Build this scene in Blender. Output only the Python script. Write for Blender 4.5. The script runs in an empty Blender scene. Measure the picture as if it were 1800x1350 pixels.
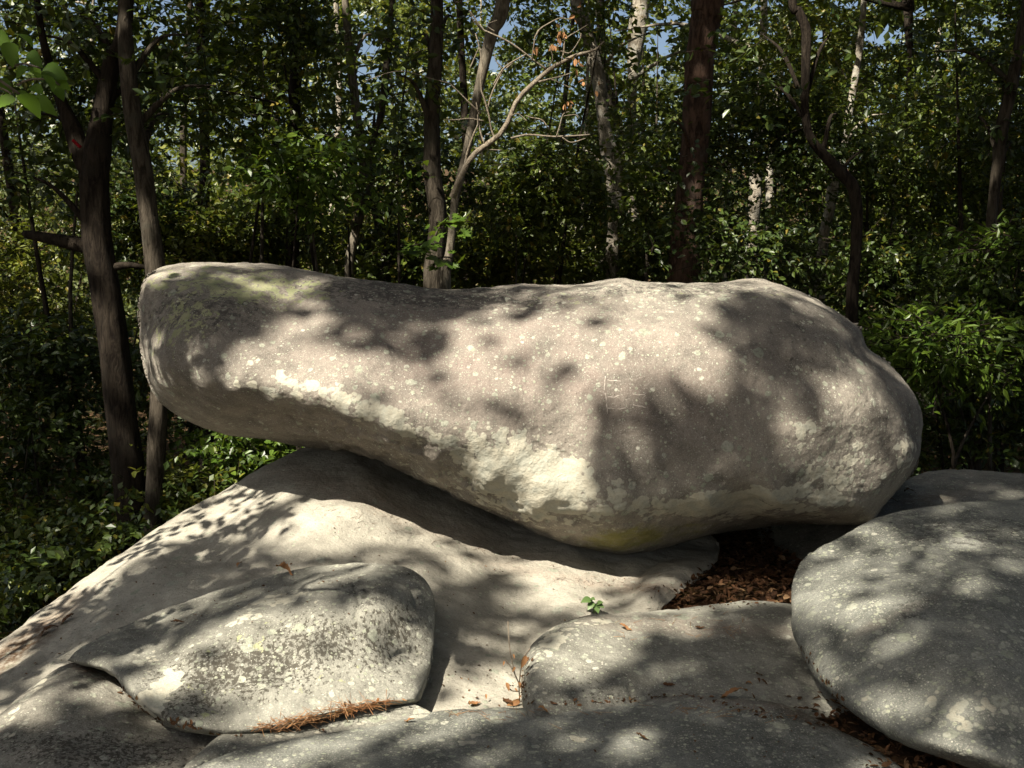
import bpy, bmesh, math
import numpy as np
from mathutils import Vector
from mathutils.bvhtree import BVHTree

S = bpy.context.scene
COL = S.collection
R = math.radians

# ------------------------------------------------------------------ camera
PITCH = R(6.0)
FPX = 1845.0                       # focal length in pixels of the 1800 px wide photograph
EYE = np.array([0.0, 0.0, 1.6])
cam_d = bpy.data.cameras.new('camera')
cam = bpy.data.objects.new('camera', cam_d)
COL.objects.link(cam)
cam.location = EYE
cam.rotation_euler = (R(90) - PITCH, 0, 0)
cam_d.sensor_width = 36.0
cam_d.lens = FPX / 1800 * 36.0
cam_d.clip_start = 0.05
cam_d.clip_end = 3000
S.camera = cam

# ------------------------------------------------------------------ light
SUN_AZ, SUN_EL = R(38), R(50)      # the sun stands behind the camera, to the left
SUN_D = np.array([math.sin(SUN_AZ) * math.cos(SUN_EL), math.cos(SUN_AZ) * math.cos(SUN_EL), -math.sin(SUN_EL)])
w = bpy.data.worlds.new('World')
S.world = w
w.use_nodes = True
nt = w.node_tree
nt.nodes.clear()
sky = nt.nodes.new('ShaderNodeTexSky')
sky.sky_type = 'NISHITA'
sky.sun_disc = False
sky.sun_elevation = SUN_EL
sky.sun_rotation = math.pi + SUN_AZ
sky.air_density = 1.0
sky.dust_density = 4.0
bg = nt.nodes.new('ShaderNodeBackground')
bg.inputs['Strength'].default_value = 0.055
wo = nt.nodes.new('ShaderNodeOutputWorld')
nt.links.new(sky.outputs[0], bg.inputs[0])
nt.links.new(bg.outputs[0], wo.inputs[0])
sun_d = bpy.data.lights.new('sun', 'SUN')
sun_d.energy = 5.0
sun_d.angle = R(0.55)
sun_d.color = (1.0, 0.925, 0.79)
sun = bpy.data.objects.new('sun', sun_d)
COL.objects.link(sun)
sun.rotation_euler = Vector(SUN_D).to_track_quat('-Z', 'Y').to_euler()
sun.location = (-8, -10, 14)

S.view_settings.view_transform = 'Standard'
S.view_settings.look = 'None'
S.view_settings.exposure = 1.4
S.view_settings.gamma = 1
S.view_settings.use_curve_mapping = False
S.render.engine = 'CYCLES'
S.cycles.use_denoising = True
S.cycles.max_bounces = 6
S.cycles.diffuse_bounces = 4
S.cycles.transmission_bounces = 3
S.cycles.sample_clamp_indirect = 4

CP, SP = math.cos(PITCH), math.sin(PITCH)

def at(px, py, Y):
    """Point of the place seen at photograph pixel (px, py), Y metres ahead of the camera."""
    px, py, Y = np.asarray(px, float), np.asarray(py, float), np.asarray(Y, float)
    u = (px - 900) / FPX
    v = (675 - py) / FPX
    dy = CP + v * SP
    dz = -SP + v * CP
    t = Y / dy
    return np.stack([EYE[0] + u * t, EYE[1] + dy * t, EYE[2] + dz * t], -1)

def project(P):
    P = np.asarray(P, float) - EYE
    f = P[..., 1] * CP - P[..., 2] * SP
    up = P[..., 1] * SP + P[..., 2] * CP
    f = np.where(np.abs(f) < 1e-4, 1e-4, f)
    return 900 + FPX * P[..., 0] / f, 675 - FPX * up / f, f

def sstep(a, b, x):
    t = np.clip((np.asarray(x, float) - a) / (b - a), 0, 1)
    return t * t * (3 - 2 * t)

# ------------------------------------------------------------------ noise (numpy)
def _hash(i, j, k, seed):
    h = (i * 374761393 + j * 668265263 + k * 2147483647 + seed * 974711) & 0xFFFFFFFF
    h = ((h ^ (h >> 13)) * 1274126177) & 0xFFFFFFFF
    h = (h ^ (h >> 16)) & 0xFFFFFFFF
    return h / 4294967295.0

def vnoise(P, seed=0):
    P = np.asarray(P, float)
    F = np.floor(P).astype(np.int64)
    t = P - F
    t = t * t * t * (t * (t * 6 - 15) + 10)
    out = 0
    for dx in (0, 1):
        wx = t[..., 0] if dx else 1 - t[..., 0]
        for dy in (0, 1):
            wy = t[..., 1] if dy else 1 - t[..., 1]
            for dz in (0, 1):
                wz = t[..., 2] if dz else 1 - t[..., 2]
                out = out + wx * wy * wz * _hash(F[..., 0] + dx, F[..., 1] + dy, F[..., 2] + dz, seed)
    return out * 2 - 1

def fbm(P, scale=1.0, octaves=4, gain=0.5, seed=0):
    P = np.asarray(P, float) * scale
    a, s, out = 1.0, 0.0, 0
    for o in range(octaves):
        out = out + a * vnoise(P + 17.3 * o, seed + o)
        s += a
        a *= gain
        P = P * 2.03
    return out / s

# ------------------------------------------------------------------ mesh and object helpers
def mesh_np(name, V, F, mat=None, smooth=True):
    me = bpy.data.meshes.new(name)
    V = np.ascontiguousarray(V, np.float32)
    F = np.ascontiguousarray(F, np.int32)
    n, k = F.shape
    me.vertices.add(len(V))
    me.vertices.foreach_set('co', V.ravel())
    me.loops.add(n * k)
    me.loops.foreach_set('vertex_index', F.ravel())
    me.polygons.add(n)
    me.polygons.foreach_set('loop_start', np.arange(n, dtype=np.int32) * k)
    me.polygons.foreach_set('loop_total', np.full(n, k, np.int32))
    me.polygons.foreach_set('use_smooth', np.full(n, smooth, bool))
    me.update(calc_edges=True)
    if mat:
        me.materials.append(mat)
    return me

def link(name, me, parent=None, loc=(0, 0, 0), label=None, cat=None, group=None, kind=None):
    o = bpy.data.objects.new(name, me)
    COL.objects.link(o)
    o.location = [float(c) for c in loc]
    if parent is not None:
        o.parent = parent
    if label: o['label'] = label
    if cat: o['category'] = cat
    if group: o['group'] = group
    if kind: o['kind'] = kind
    return o

def thing(name, loc, label, cat, group=None):
    return link(name, None, None, loc, label, cat, group)

def catmull(pts, n, closed=False):
    """n samples on a Catmull-Rom curve through pts, evenly by length of the first 2-3 columns."""
    P = np.asarray(pts, float)
    if closed:
        Q = np.vstack([P[-1:], P, P[:2]])
    else:
        Q = np.vstack([2 * P[:1] - P[1:2], P, 2 * P[-1:] - P[-2:-1]])
    out = []
    m = len(Q) - 3
    for i in range(m):
        t = np.linspace(0, 1, 16, endpoint=False)[:, None]
        a, b, c, d = Q[i], Q[i + 1], Q[i + 2], Q[i + 3]
        out.append(.5 * (2 * b + (c - a) * t + (2 * a - 5 * b + 4 * c - d) * t ** 2 + (3 * b - a - 3 * c + d) * t ** 3))
    out.append(Q[-2][None])
    C = np.vstack(out)
    L = np.r_[0, np.cumsum(np.linalg.norm(np.diff(C[:, :2], axis=0), axis=1) + 1e-9)] if P.shape[1] > 2 else \
        np.r_[0, np.cumsum(np.linalg.norm(np.diff(C, axis=0), axis=1) + 1e-9)]
    s = np.linspace(0, L[-1], n)
    return np.stack([np.interp(s, L, C[:, k]) for k in range(C.shape[1])], 1)

def tube(P, rad, sides=8, rough=0.0, seed=0, cap=True):
    """Tapered tube along the points P: vertices and quad faces."""
    P = np.asarray(P, float)
    n = len(P)
    T = np.gradient(P, axis=0)
    T /= np.linalg.norm(T, axis=1, keepdims=True) + 1e-9
    ref = np.array([0.0, 1.0, 0.0]) if abs(T[:, 1]).mean() < .7 else np.array([1.0, 0, 0])
    A = np.cross(T, ref); A /= np.linalg.norm(A, axis=1, keepdims=True) + 1e-9
    B = np.cross(T, A)
    th = np.arange(sides) * 2 * math.pi / sides
    rad = np.broadcast_to(np.asarray(rad, float), (n,))
    rr = rad[:, None] * np.ones((1, sides))
    if rough:
        s = np.r_[0, np.cumsum(np.linalg.norm(np.diff(P, axis=0), axis=1))]
        Q = np.stack(np.broadcast_arrays(np.cos(th)[None] * 2.2, np.sin(th)[None] * 2.2, s[:, None] * 2.5), -1)
        rr = rr * (1 + rough * fbm(Q, 1.0, 3, seed=seed))
    V = P[:, None] + rr[..., None] * (np.cos(th)[None, :, None] * A[:, None] + np.sin(th)[None, :, None] * B[:, None])
    V = V.reshape(-1, 3)
    i = np.arange(n - 1)[:, None] * sides
    j = np.arange(sides)[None]
    F = np.stack([i + j, i + (j + 1) % sides, i + sides + (j + 1) % sides, i + sides + j], -1).reshape(-1, 4)
    if cap:
        V = np.vstack([V, P[:1], P[-1:]])
        a, b = len(V) - 2, len(V) - 1
        j = np.arange(sides)
        F = np.vstack([F, np.stack([np.full(sides, a), (j + 1) % sides, j, j], 1)[:, [0, 1, 2, 2]][:0],
                       ])
        # end caps as quads that share the centre point (pairs of sectors)
        je = np.arange(0, sides - sides % 2, 2)
        lo = np.stack([np.full(len(je), a), (je + 2) % sides, je + 1, je], 1)
        hi = np.stack([np.full(len(je), b), (n - 1) * sides + je, (n - 1) * sides + je + 1, (n - 1) * sides + (je + 2) % sides], 1)
        F = np.vstack([F, lo, hi])
    return V, F

def merge(parts):
    Vs, Fs, o = [], [], 0
    for V, F in parts:
        Vs.append(V); Fs.append(F + o); o += len(V)
    return np.vstack(Vs), np.vstack(Fs)

# ------------------------------------------------------------------ node helper
class NB:
    def __init__(self, name):
        self.m = bpy.data.materials.new(name)
        self.m.use_nodes = True
        self.t = self.m.node_tree
        self.t.nodes.clear()
        self.out = self.t.nodes.new('ShaderNodeOutputMaterial')
    def n(self, typ, **kw):
        nd = self.t.nodes.new(typ)
        for k, v in kw.items():
            if hasattr(nd, k): setattr(nd, k, v)
        return nd
    def put(self, sock, v):
        if isinstance(v, bpy.types.NodeSocket): self.t.links.new(v, sock)
        elif isinstance(v, (tuple, list)) and len(v) == 3 and sock.type == 'RGBA': sock.default_value = (*v, 1)
        else: sock.default_value = v
    def math(self, op, a, b=None, c=None, clamp=False):
        nd = self.n('ShaderNodeMath', operation=op, use_clamp=clamp)
        self.put(nd.inputs[0], a)
        if b is not None: self.put(nd.inputs[1], b)
        if c is not None: self.put(nd.inputs[2], c)
        return nd.outputs[0]
    def ss(self, v, a, b):
        nd = self.n('ShaderNodeMapRange', interpolation_type='SMOOTHSTEP')
        self.put(nd.inputs[0], v)
        nd.inputs[1].default_value, nd.inputs[2].default_value = a, b
        return nd.outputs[0]
    def mix(self, f, a, b, mode='MIX'):
        nd = self.n('ShaderNodeMix', data_type='RGBA', blend_type=mode)
        self.put(nd.inputs[0], f); self.put(nd.inputs[6], a); self.put(nd.inputs[7], b)
        return nd.outputs[2]
    def coord(self, scale=(1, 1, 1)):
        tc = self.n('ShaderNodeTexCoord')
        if scale == (1, 1, 1): return tc.outputs['Object']
        mp = self.n('ShaderNodeMapping')
        self.t.links.new(tc.outputs['Object'], mp.inputs[0])
        mp.inputs['Scale'].default_value = scale
        return mp.outputs[0]
    def noise(self, co, scale, detail=3, rough=.55, dist=0):
        nd = self.n('ShaderNodeTexNoise')
        self.put(nd.inputs['Vector'], co)
        nd.inputs['Scale'].default_value = scale
        nd.inputs['Detail'].default_value = detail
        nd.inputs['Roughness'].default_value = rough
        nd.inputs['Distortion'].default_value = dist
        return nd.outputs['Fac']
    def voro(self, co, scale, feature='F1', rnd=1.0):
        nd = self.n('ShaderNodeTexVoronoi', feature=feature)
        self.put(nd.inputs['Vector'], co)
        nd.inputs['Scale'].default_value = scale
        nd.inputs['Randomness'].default_value = rnd
        return nd
    def attr(self, name):
        nd = self.n('ShaderNodeAttribute', attribute_name=name)
        return nd.outputs['Fac']
    def warp(self, co, scale, amt):
        nz = self.n('ShaderNodeTexNoise')
        self.put(nz.inputs['Vector'], co)
        nz.inputs['Scale'].default_value = scale
        nz.inputs['Detail'].default_value = 2
        a = self.n('ShaderNodeVectorMath', operation='SUBTRACT')
        self.t.links.new(nz.outputs['Color'], a.inputs[0]); a.inputs[1].default_value = (.5, .5, .5)
        b = self.n('ShaderNodeVectorMath', operation='SCALE')
        self.t.links.new(a.outputs[0], b.inputs[0]); b.inputs['Scale'].default_value = amt
        c = self.n('ShaderNodeVectorMath', operation='ADD')
        self.put(c.inputs[0], co); self.t.links.new(b.outputs[0], c.inputs[1])
        return c.outputs[0]
    def bump(self, h, strength, dist, prev=None):
        nd = self.n('ShaderNodeBump')
        self.put(nd.inputs['Height'], h)
        nd.inputs['Strength'].default_value = strength
        nd.inputs['Distance'].default_value = dist
        if prev: self.t.links.new(prev, nd.inputs['Normal'])
        return nd.outputs[0]
    def bsdf(self, color, rough=.9, spec=.2, normal=None):
        p = self.n('ShaderNodeBsdfPrincipled')
        self.put(p.inputs['Base Color'], color)
        self.put(p.inputs['Roughness'], rough)
        p.inputs['Specular IOR Level'].default_value = spec
        if normal: self.t.links.new(normal, p.inputs['Normal'])
        return p
    def done(self, sh):
        self.t.links.new(sh, self.out.inputs[0])
        return self.m

# ------------------------------------------------------------------ materials
def rock_material(name, base1, base2, speck=.5, rust=(0.23, 0.16, 0.12)):
    """Weathered granite. Attributes painted on the mesh: pale / green / yellow lichen, dark crust and painted shade, spots (lichen rounds), rust tint."""
    b = NB(name)
    co = b.coord()
    wco = b.warp(co, 9.0, .05)
    big = b.noise(co, 1.6, 4, .6)
    mid = b.noise(co, 8.0, 5, .65)
    fine = b.noise(co, 70, 4, .7)
    grain = b.noise(co, 170, 3, .7)
    col = b.mix(b.ss(b.math('MULTIPLY_ADD', mid, .6, b.math('MULTIPLY', big, .5)), .38, .72), base1, base2)
    col = b.mix(b.math('MULTIPLY', b.attr('rust'), b.ss(mid, .2, .75)), col, rust)
    # mineral grain
    col = b.mix(b.math('MULTIPLY', b.ss(grain, .52, .66), .38 * speck), col, (.50, .46, .40))
    col = b.mix(b.math('MULTIPLY', b.ss(fine, .52, .72), .45 * speck), col, (.075, .07, .066))
    col = b.mix(b.math('MULTIPLY', b.ss(b.noise(co, 48, 6, .8), .60, .70), .5), col, (.10, .08, .06))
    # dark crust of old lichen and tar spots, plus some painted leaf shade
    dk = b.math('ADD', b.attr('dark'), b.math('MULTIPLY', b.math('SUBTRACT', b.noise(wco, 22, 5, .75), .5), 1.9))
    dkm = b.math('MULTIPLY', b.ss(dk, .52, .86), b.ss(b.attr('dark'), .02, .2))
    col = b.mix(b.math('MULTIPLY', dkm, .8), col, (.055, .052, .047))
    # hanging dark drips
    st = b.noise(b.coord((1, 1, .32)), 60, 4, .7)
    drip = b.math('ADD', b.math('MULTIPLY_ADD', b.attr('drip'), 1.0, .13), b.math('MULTIPLY', b.math('SUBTRACT', st, .5), 2.4))
    drm = b.math('MULTIPLY', b.ss(drip, .6, .8), b.ss(b.attr('drip'), .02, .2))
    col = b.mix(b.math('MULTIPLY', drm, .85), col, (.05, .044, .034))
    # rounds of lichen, four sizes
    hsum = None
    for k, (sc, r0, thr, tint) in enumerate(((10, .30, .34, (.36, .36, .30)), (21, .34, .40, (.45, .44, .37)), (42, .36, .38, (.43, .44, .33)), (88, .36, .38, (.50, .48, .41)))):
        vw = b.warp(co, sc * 2.2, .32 / sc)
        v = b.voro(vw, sc)
        sep = b.n('ShaderNodeSeparateColor')
        b.t.links.new(v.outputs['Color'], sep.inputs[0])
        # a cell holds a round only when its random number passes the local amount
        here = b.math('GREATER_THAN', b.math('MULTIPLY_ADD', b.attr('spots'), thr + .25, sep.outputs[0]), 1.0)
        rad = b.math('MULTIPLY_ADD', sep.outputs[1], r0 * .8, r0 * .35)
        q = b.math('SUBTRACT', rad, v.outputs['Distance'])
        m = b.math('MULTIPLY', b.ss(q, 0, .07), here)
        rim = b.math('MULTIPLY', b.ss(q, .12, .0), .25)
        tint2 = b.mix(sep.outputs[2], tint, (.27, .29, .22))
        tint2 = b.mix(b.ss(b.noise(co, 55, 3, .7), .45, .7), tint2, (.20, .20, .16))
        m = b.math('MULTIPLY', m, b.math('MULTIPLY_ADD', b.ss(b.noise(co, 90, 2, .6), .3, .6), .35, .62))
        col = b.mix(m, col, tint2)
        hsum = m if hsum is None else b.math('ADD', hsum, m)
    # sheets of pale lichen with lobed rims
    lob = b.voro(b.warp(co, 18, .03), 13)
    lo2 = b.voro(b.warp(co, 40, .015), 34)
    f = b.math('SUBTRACT', .62, b.math('MULTIPLY_ADD', lob.outputs['Distance'], .75, b.math('MULTIPLY', lo2.outputs['Distance'], .45)))
    pm = b.ss(b.math('ADD', b.math('MULTIPLY', b.attr('pale'), 1.4), b.math('MULTIPLY', f, .9)), .66, .74)
    pm = b.math('MULTIPLY', pm, b.ss(b.attr('pale'), .03, .2))
    crack = b.voro(b.warp(co, 22, .09), 24, 'DISTANCE_TO_EDGE')
    pcol = b.mix(b.ss(b.noise(co, 14, 3, .6), .35, .7), (.46, .43, .34), (.36, .36, .30))
    pcol = b.mix(b.math('MULTIPLY', b.ss(crack.outputs['Distance'], .05, .0), .28), pcol, (.16, .15, .12))
    col = b.mix(b.math('MULTIPLY', pm, .92), col, pcol)
    # green-grey and yellow lichen
    g0 = b.math('ADD', b.attr('green'), b.math('MULTIPLY', b.math('SUBTRACT', b.noise(b.warp(co, 6, .12), 17, 6, .75), .5), 2.2))
    gm = b.math('MULTIPLY', b.ss(b.math('ADD', g0, b.math('MULTIPLY', f, .35)), .70, .76), b.ss(b.attr('green'), .03, .2))
    gcol = b.mix(b.ss(b.noise(co, 9, 3), .35, .65), (.26, .28, .15), (.34, .34, .20))
    col = b.mix(b.math('MULTIPLY', gm, .9), col, gcol)
    y0 = b.math('ADD', b.attr('yellow'), b.math('MULTIPLY', b.math('SUBTRACT', b.noise(co, 14, 5, .7), .5), 1.2))
    col = b.mix(b.math('MULTIPLY', b.math('MULTIPLY', b.ss(y0, .4, 1.0), .75), b.ss(b.attr('yellow'), .02, .4)), col, (.21, .20, .04))
    col = b.mix(b.math('MULTIPLY', b.attr('soil'), b.ss(b.noise(co, 25, 4, .7), .3, .6)), col, (.09, .05, .025))
    # wash of brightness variation that belongs to the stone
    col = b.mix(.5, col, b.mix(b.noise(co, 3.1, 4, .7), (.32, .32, .32), (.68, .68, .68)), 'OVERLAY')
    n0 = b.bump(b.noise(co, 11, 5, .6), .5, .03)
    n1 = b.bump(b.noise(co, 34, 7, .68), .75, .012, n0)
    n2 = b.bump(b.noise(co, 190, 4, .7), .55, .003, n1)
    n3 = b.bump(b.math('ADD', hsum, b.math('MULTIPLY', pm, 1.5)), .35, .003, n2)
    n4 = b.bump(b.math('SUBTRACT', 1.0, b.math('ADD', dkm, drm)), .25, .003, n3)
    return b.done(b.bsdf(col, .93, .12, n4).outputs[0])

M_MAIN = rock_material('granite_pink_grey', (.135, .122, .104), (.285, .257, .215), 1.1, (.178, .138, .120))
M_DOME = rock_material('granite_pale', (.245, .23, .19), (.40, .375, .31), .9)
M_GREY = rock_material('granite_grey', (.14, .137, .115), (.265, .26, .22), .9)
M_DARK = rock_material('granite_dark_lichen', (.11, .115, .10), (.235, .24, .21), 1.2)

# ------------------------------------------------------------------ rocks
def bumps(px, py, blobs):
    """Soft union of elliptical patches (px, py, rx, ry, angle, amount) on the surface."""
    out = np.zeros(np.shape(px))
    for (cx, cy, rx, ry, a, v) in blobs:
        a = R(a)
        dx, dy = px - cx, py - cy
        x = (dx * math.cos(a) + dy * math.sin(a)) / rx
        y = (-dx * math.sin(a) + dy * math.cos(a)) / ry
        out = np.maximum(out, v * np.clip(1.35 - np.sqrt(x * x + y * y) * .95, 0, 1) ** .8)
    return np.clip(out, 0, 1)

ROCKS = []
def rock(name, top, bottom, inner, width, back, nu, nv, mat, label, cat='boulder', layers={}, amp=(.02, .006), creases=(), soft=35.0, dY=0.0, dYo=0.0, chips=None):
    """top and bottom: two chains of (px, py, Y) from the left tip to the right tip (both share the tips).
    inner: points (px, py, Y) of the near surface. width: rounding width of the rim in px."""
    T = catmull(top, nu)
    B = catmull(bottom, nu)
    T[:, 2] += dYo; B[:, 2] += dYo
    s = -np.cos(np.linspace(0, math.pi, nv)) * .5 + .5          # 0 = top, 1 = bottom
    G = T[:, None] * (1 - s)[None, :, None] + B[:, None] * s[None, :, None]
    px, py = G[..., 0], G[..., 1]
    C = np.array([i[:3] for i in inner], float)
    C[:, 2] += dY
    c2 = soft ** 2
    def phi(d2): return np.sqrt(d2 + c2) / 100
    D = ((C[:, None, :2] - C[None, :, :2]) ** 2).sum(-1)
    n = len(C)
    A = np.zeros((n + 3, n + 3))
    A[:n, :n] = phi(D) - np.eye(n) * .02
    A[:n, n] = 1; A[:n, n + 1:] = C[:, :2] / 1000
    A[n, :n] = 1; A[n + 1:, :n] = C[:, :2].T / 1000
    W = np.linalg.solve(A, np.r_[C[:, 2], 0, 0, 0])
    fp = np.stack([px.ravel(), py.ravel()], 1)
    Yi = W[n] + fp @ W[n + 1:] / 1000
    O = np.vstack([T[::3], B[::3]])
    ow = np.where(np.arange(len(O)) < len(T[::3]), width[0], width[1])
    segs = [np.vstack([T[::3], T[-1:]]), np.vstack([B[::3], B[-1:]])]
    SA = np.vstack([q[:-1, :2] for q in segs]); SB = np.vstack([q[1:, :2] for q in segs]) - SA
    sl = (SB ** 2).sum(1) + 1e-9
    dmin = np.empty(len(fp)); Yo = np.empty(len(fp)); wd = np.empty(len(fp))
    for a in range(0, len(fp), 8000):
        q = fp[a:a + 8000]
        Yi[a:a + 8000] += phi(((q[:, None] - C[None, :, :2]) ** 2).sum(-1)) @ W[:n]
        d2 = ((q[:, None] - O[None, :, :2]) ** 2).sum(-1)
        rx = q[:, None] - SA[None]
        tt = np.clip((rx * SB[None]).sum(-1) / sl, 0, 1)
        rx = rx - tt[..., None] * SB[None]
        dmin[a:a + 8000] = np.sqrt((rx ** 2).sum(-1).min(1))
        wt = 1 / (d2 + 60.0) ** 2
        wt /= wt.sum(1, keepdims=True)
        Yo[a:a + 8000] = wt @ O[:, 2]
        wd[a:a + 8000] = wt @ ow
    sh = px.shape
    dmin, Yo, Yi, wd = [q.reshape(sh) for q in (dmin, Yo, Yi, wd)]
    dmin[:, 0] = dmin[:, -1] = 0; dmin[0] = dmin[-1] = 0
    Yo[:, 0] = T[:, 2]; Yo[:, -1] = B[:, 2]
    e = np.sqrt(np.clip(1 - (1 - np.clip(dmin / wd, 0, 1)) ** 2, 0, 1))
    Yf = Yo + (np.minimum(Yi, Yo) - Yo) * e
    mx = max(dmin.max(), 1)
    eb = np.sqrt(np.clip(1 - (1 - np.clip(dmin / (mx * .9), 0, 1)) ** 2, 0, 1))
    Yb = Yo + back * eb
    VF = at(px, py, Yf).reshape(-1, 3)
    VB = at(px, py, Yb).reshape(-1, 3)
    ci = lambda i, j: i * nv + j
    I, J = np.meshgrid(np.arange(nu - 1), np.arange(nv - 1), indexing='ij')
    f = np.stack([ci(I, J), ci(I, J + 1), ci(I + 1, J + 1), ci(I + 1, J)], -1).reshape(-1, 4)
    m = nu * nv
    bid = np.arange(m).reshape(nu, nv) + m
    bid[:, 0] = np.arange(nu) * nv; bid[:, -1] = np.arange(nu) * nv + nv - 1
    bid[0] = np.arange(nv); bid[-1] = (nu - 1) * nv + np.arange(nv)
    g = np.stack([bid[I, J], bid[I + 1, J], bid[I + 1, J + 1], bid[I, J + 1]], -1).reshape(-1, 4)
    V = np.vstack([VF, VB])
    base = V.mean(0); base[2] = V[:, 2].min()
    me = mesh_np(name, V - base, np.vstack([f, g]), mat)
    bm = bmesh.new(); bm.from_mesh(me)
    bmesh.ops.remove_doubles(bm, verts=bm.verts, dist=1e-4)
    bm.normal_update(); bm.to_mesh(me); bm.free()
    k = len(me.vertices)
    co = np.empty(k * 3, np.float32); me.vertices.foreach_get('co', co); co = co.reshape(-1, 3).astype(float) + base
    no = np.empty(k * 3, np.float32); me.vertices.foreach_get('normal', no); no = no.reshape(-1, 3)
    qx, qy, _ = project(co)
    d = amp[0] * fbm(co, 2.6, 3, .5, 5) + amp[1] * fbm(co, 15, 3, .55, 9)
    tipd = np.minimum(np.hypot(qx - T[0, 0], qy - T[0, 1]), np.hypot(qx - T[-1, 0], qy - T[-1, 1]))
    d = d * sstep(2, 30, tipd)
    front = (no[:, 1] < .2) & (tipd > 25)
    for (pts, wpx, depth) in creases:                         # cracks: grooves along pixel polylines
        L = catmull([(a, b_, 0) for a, b_ in pts], 60)[:, :2]
        seg = np.full(k, 1e9)
        jit = 5 * fbm(co, 9, 3, .6, 31)
        for a, b_ in zip(L[:-1], L[1:]):
            ab = b_ - a
            t = np.clip(((qx - a[0]) * ab[0] + (qy - a[1]) * ab[1]) / (ab @ ab + 1e-9), 0, 1)
            seg = np.minimum(seg, np.hypot(qx - a[0] - t * ab[0], qy + jit - a[1] - t * ab[1]))
        d -= depth * np.exp(-(seg / wpx) ** 2) * front
    co2 = co + no * d[:, None]
    if chips:
        w_ = np.clip(bumps(qx, qy, chips), 0, 1) * front
        bl = fbm(co * [1, 1, 1.6], 7, 2, .5, 77)
        co2 = co2 + no * (w_ * (np.abs(bl) * -.05 + .012 * np.sign(fbm(co, 12, 2, .5, 78))))[:, None]
    me.vertices.foreach_set('co', (co2 - base).astype(np.float32).ravel())
    for key in ('pale', 'green', 'yellow', 'dark', 'drip', 'spots', 'rust', 'soil'):
        at_ = me.attributes.new(key, 'FLOAT', 'POINT')
        v = layers.get(key, 0.0)
        if isinstance(v, tuple): v = np.maximum(v[0], bumps(qx, qy, v[1]))
        elif isinstance(v, list): v = bumps(qx, qy, v)
        v = np.broadcast_to(np.asarray(v, np.float32), (k,))
        at_.data.foreach_set('value', np.ascontiguousarray(v, np.float32))
    me.update()
    o = link(name, me, None, base, label, cat)
    ROCKS.append(o)
    return o

# the balanced boulder
top1 = [(245, 590, 6.1), (245, 540, 6.1), (251, 500, 6.12), (266, 480, 6.2), (300, 469, 6.4), (380, 463, 6.5), (480, 466, 6.5), (560, 478, 6.5), (640, 492, 6.5),
        (720, 502, 6.45), (800, 506, 6.4), (900, 503, 6.4), (1000, 499, 6.4), (1055, 493, 6.4), (1090, 490, 6.4), (1140, 498, 6.4),
        (1230, 497, 6.4), (1310, 494, 6.4), (1360, 498, 6.4), (1420, 520, 6.35), (1475, 548, 6.3), (1500, 565, 6.3), (1513, 577, 6.3), (1519, 592, 6.27), (1523, 604, 6.25), (1533, 616, 6.25),
        (1562, 637, 6.2), (1598, 682, 6.15), (1616, 730, 6.1), (1620, 775, 6.1)]
bot1 = [(245, 590, 6.1), (250, 630, 6.1), (262, 672, 6.1), (285, 708, 6.15), (330, 740, 6.25), (400, 764, 6.3), (480, 776, 6.35), (560, 786, 6.35),
        (635, 796, 6.3), (690, 816, 6.2), (740, 843, 6.15), (800, 873, 6.1), (870, 906, 6.05), (940, 939, 6.05), (1020, 965, 6.0),
        (1085, 974, 6.0), (1130, 969, 6.05), (1190, 957, 6.1), (1270, 937, 6.2), (1330, 924, 6.3), (1400, 919, 6.3), (1480, 921, 6.15),
        (1528, 916, 6.1), (1552, 888, 6.1), (1584, 855, 6.1), (1610, 822, 6.1), (1620, 775, 6.1)]
in1 = [(300, 520, 5.98), (320, 590, 5.72), (300, 650, 5.72), (500, 520, 6.05), (500, 600, 5.72), (700, 560, 5.9), (700, 650, 5.6), (900, 550, 5.92), (900, 680, 5.5),
       (1100, 545, 5.86), (1100, 620, 5.62), (1100, 720, 5.46), (1300, 540, 5.86), (1300, 640, 5.58), (1300, 760, 5.44), (1450, 620, 5.72), (1460, 740, 5.52), (1560, 780, 5.72),
       (1000, 800, 5.46), (1200, 830, 5.44), (1400, 850, 5.52), (1520, 860, 5.7),
       (350, 683, 5.66), (410, 703, 5.58), (480, 713, 5.55), (540, 724, 5.54), (600, 748, 5.54), (660, 775, 5.54), (700, 794, 5.54), (760, 820, 5.53), (850, 858, 5.5), (950, 893, 5.48), (1020, 912, 5.47), (1090, 918, 5.47),
       (1130, 908, 5.5), (1180, 893, 5.5), (1250, 896, 5.52), (1350, 898, 5.6), (1450, 903, 5.66), (1520, 903, 5.76),
       (330, 715, 5.98), (420, 735, 6.0), (500, 750, 6.02), (580, 768, 5.98), (650, 792, 5.9), (720, 823, 5.82), (800, 862, 5.76), (880, 896, 5.7), (960, 930, 5.66), (1050, 950, 5.68), (1110, 948, 5.72), (1190, 932, 5.8), (1260, 922, 5.9), (1340, 914, 6.0)]
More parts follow.
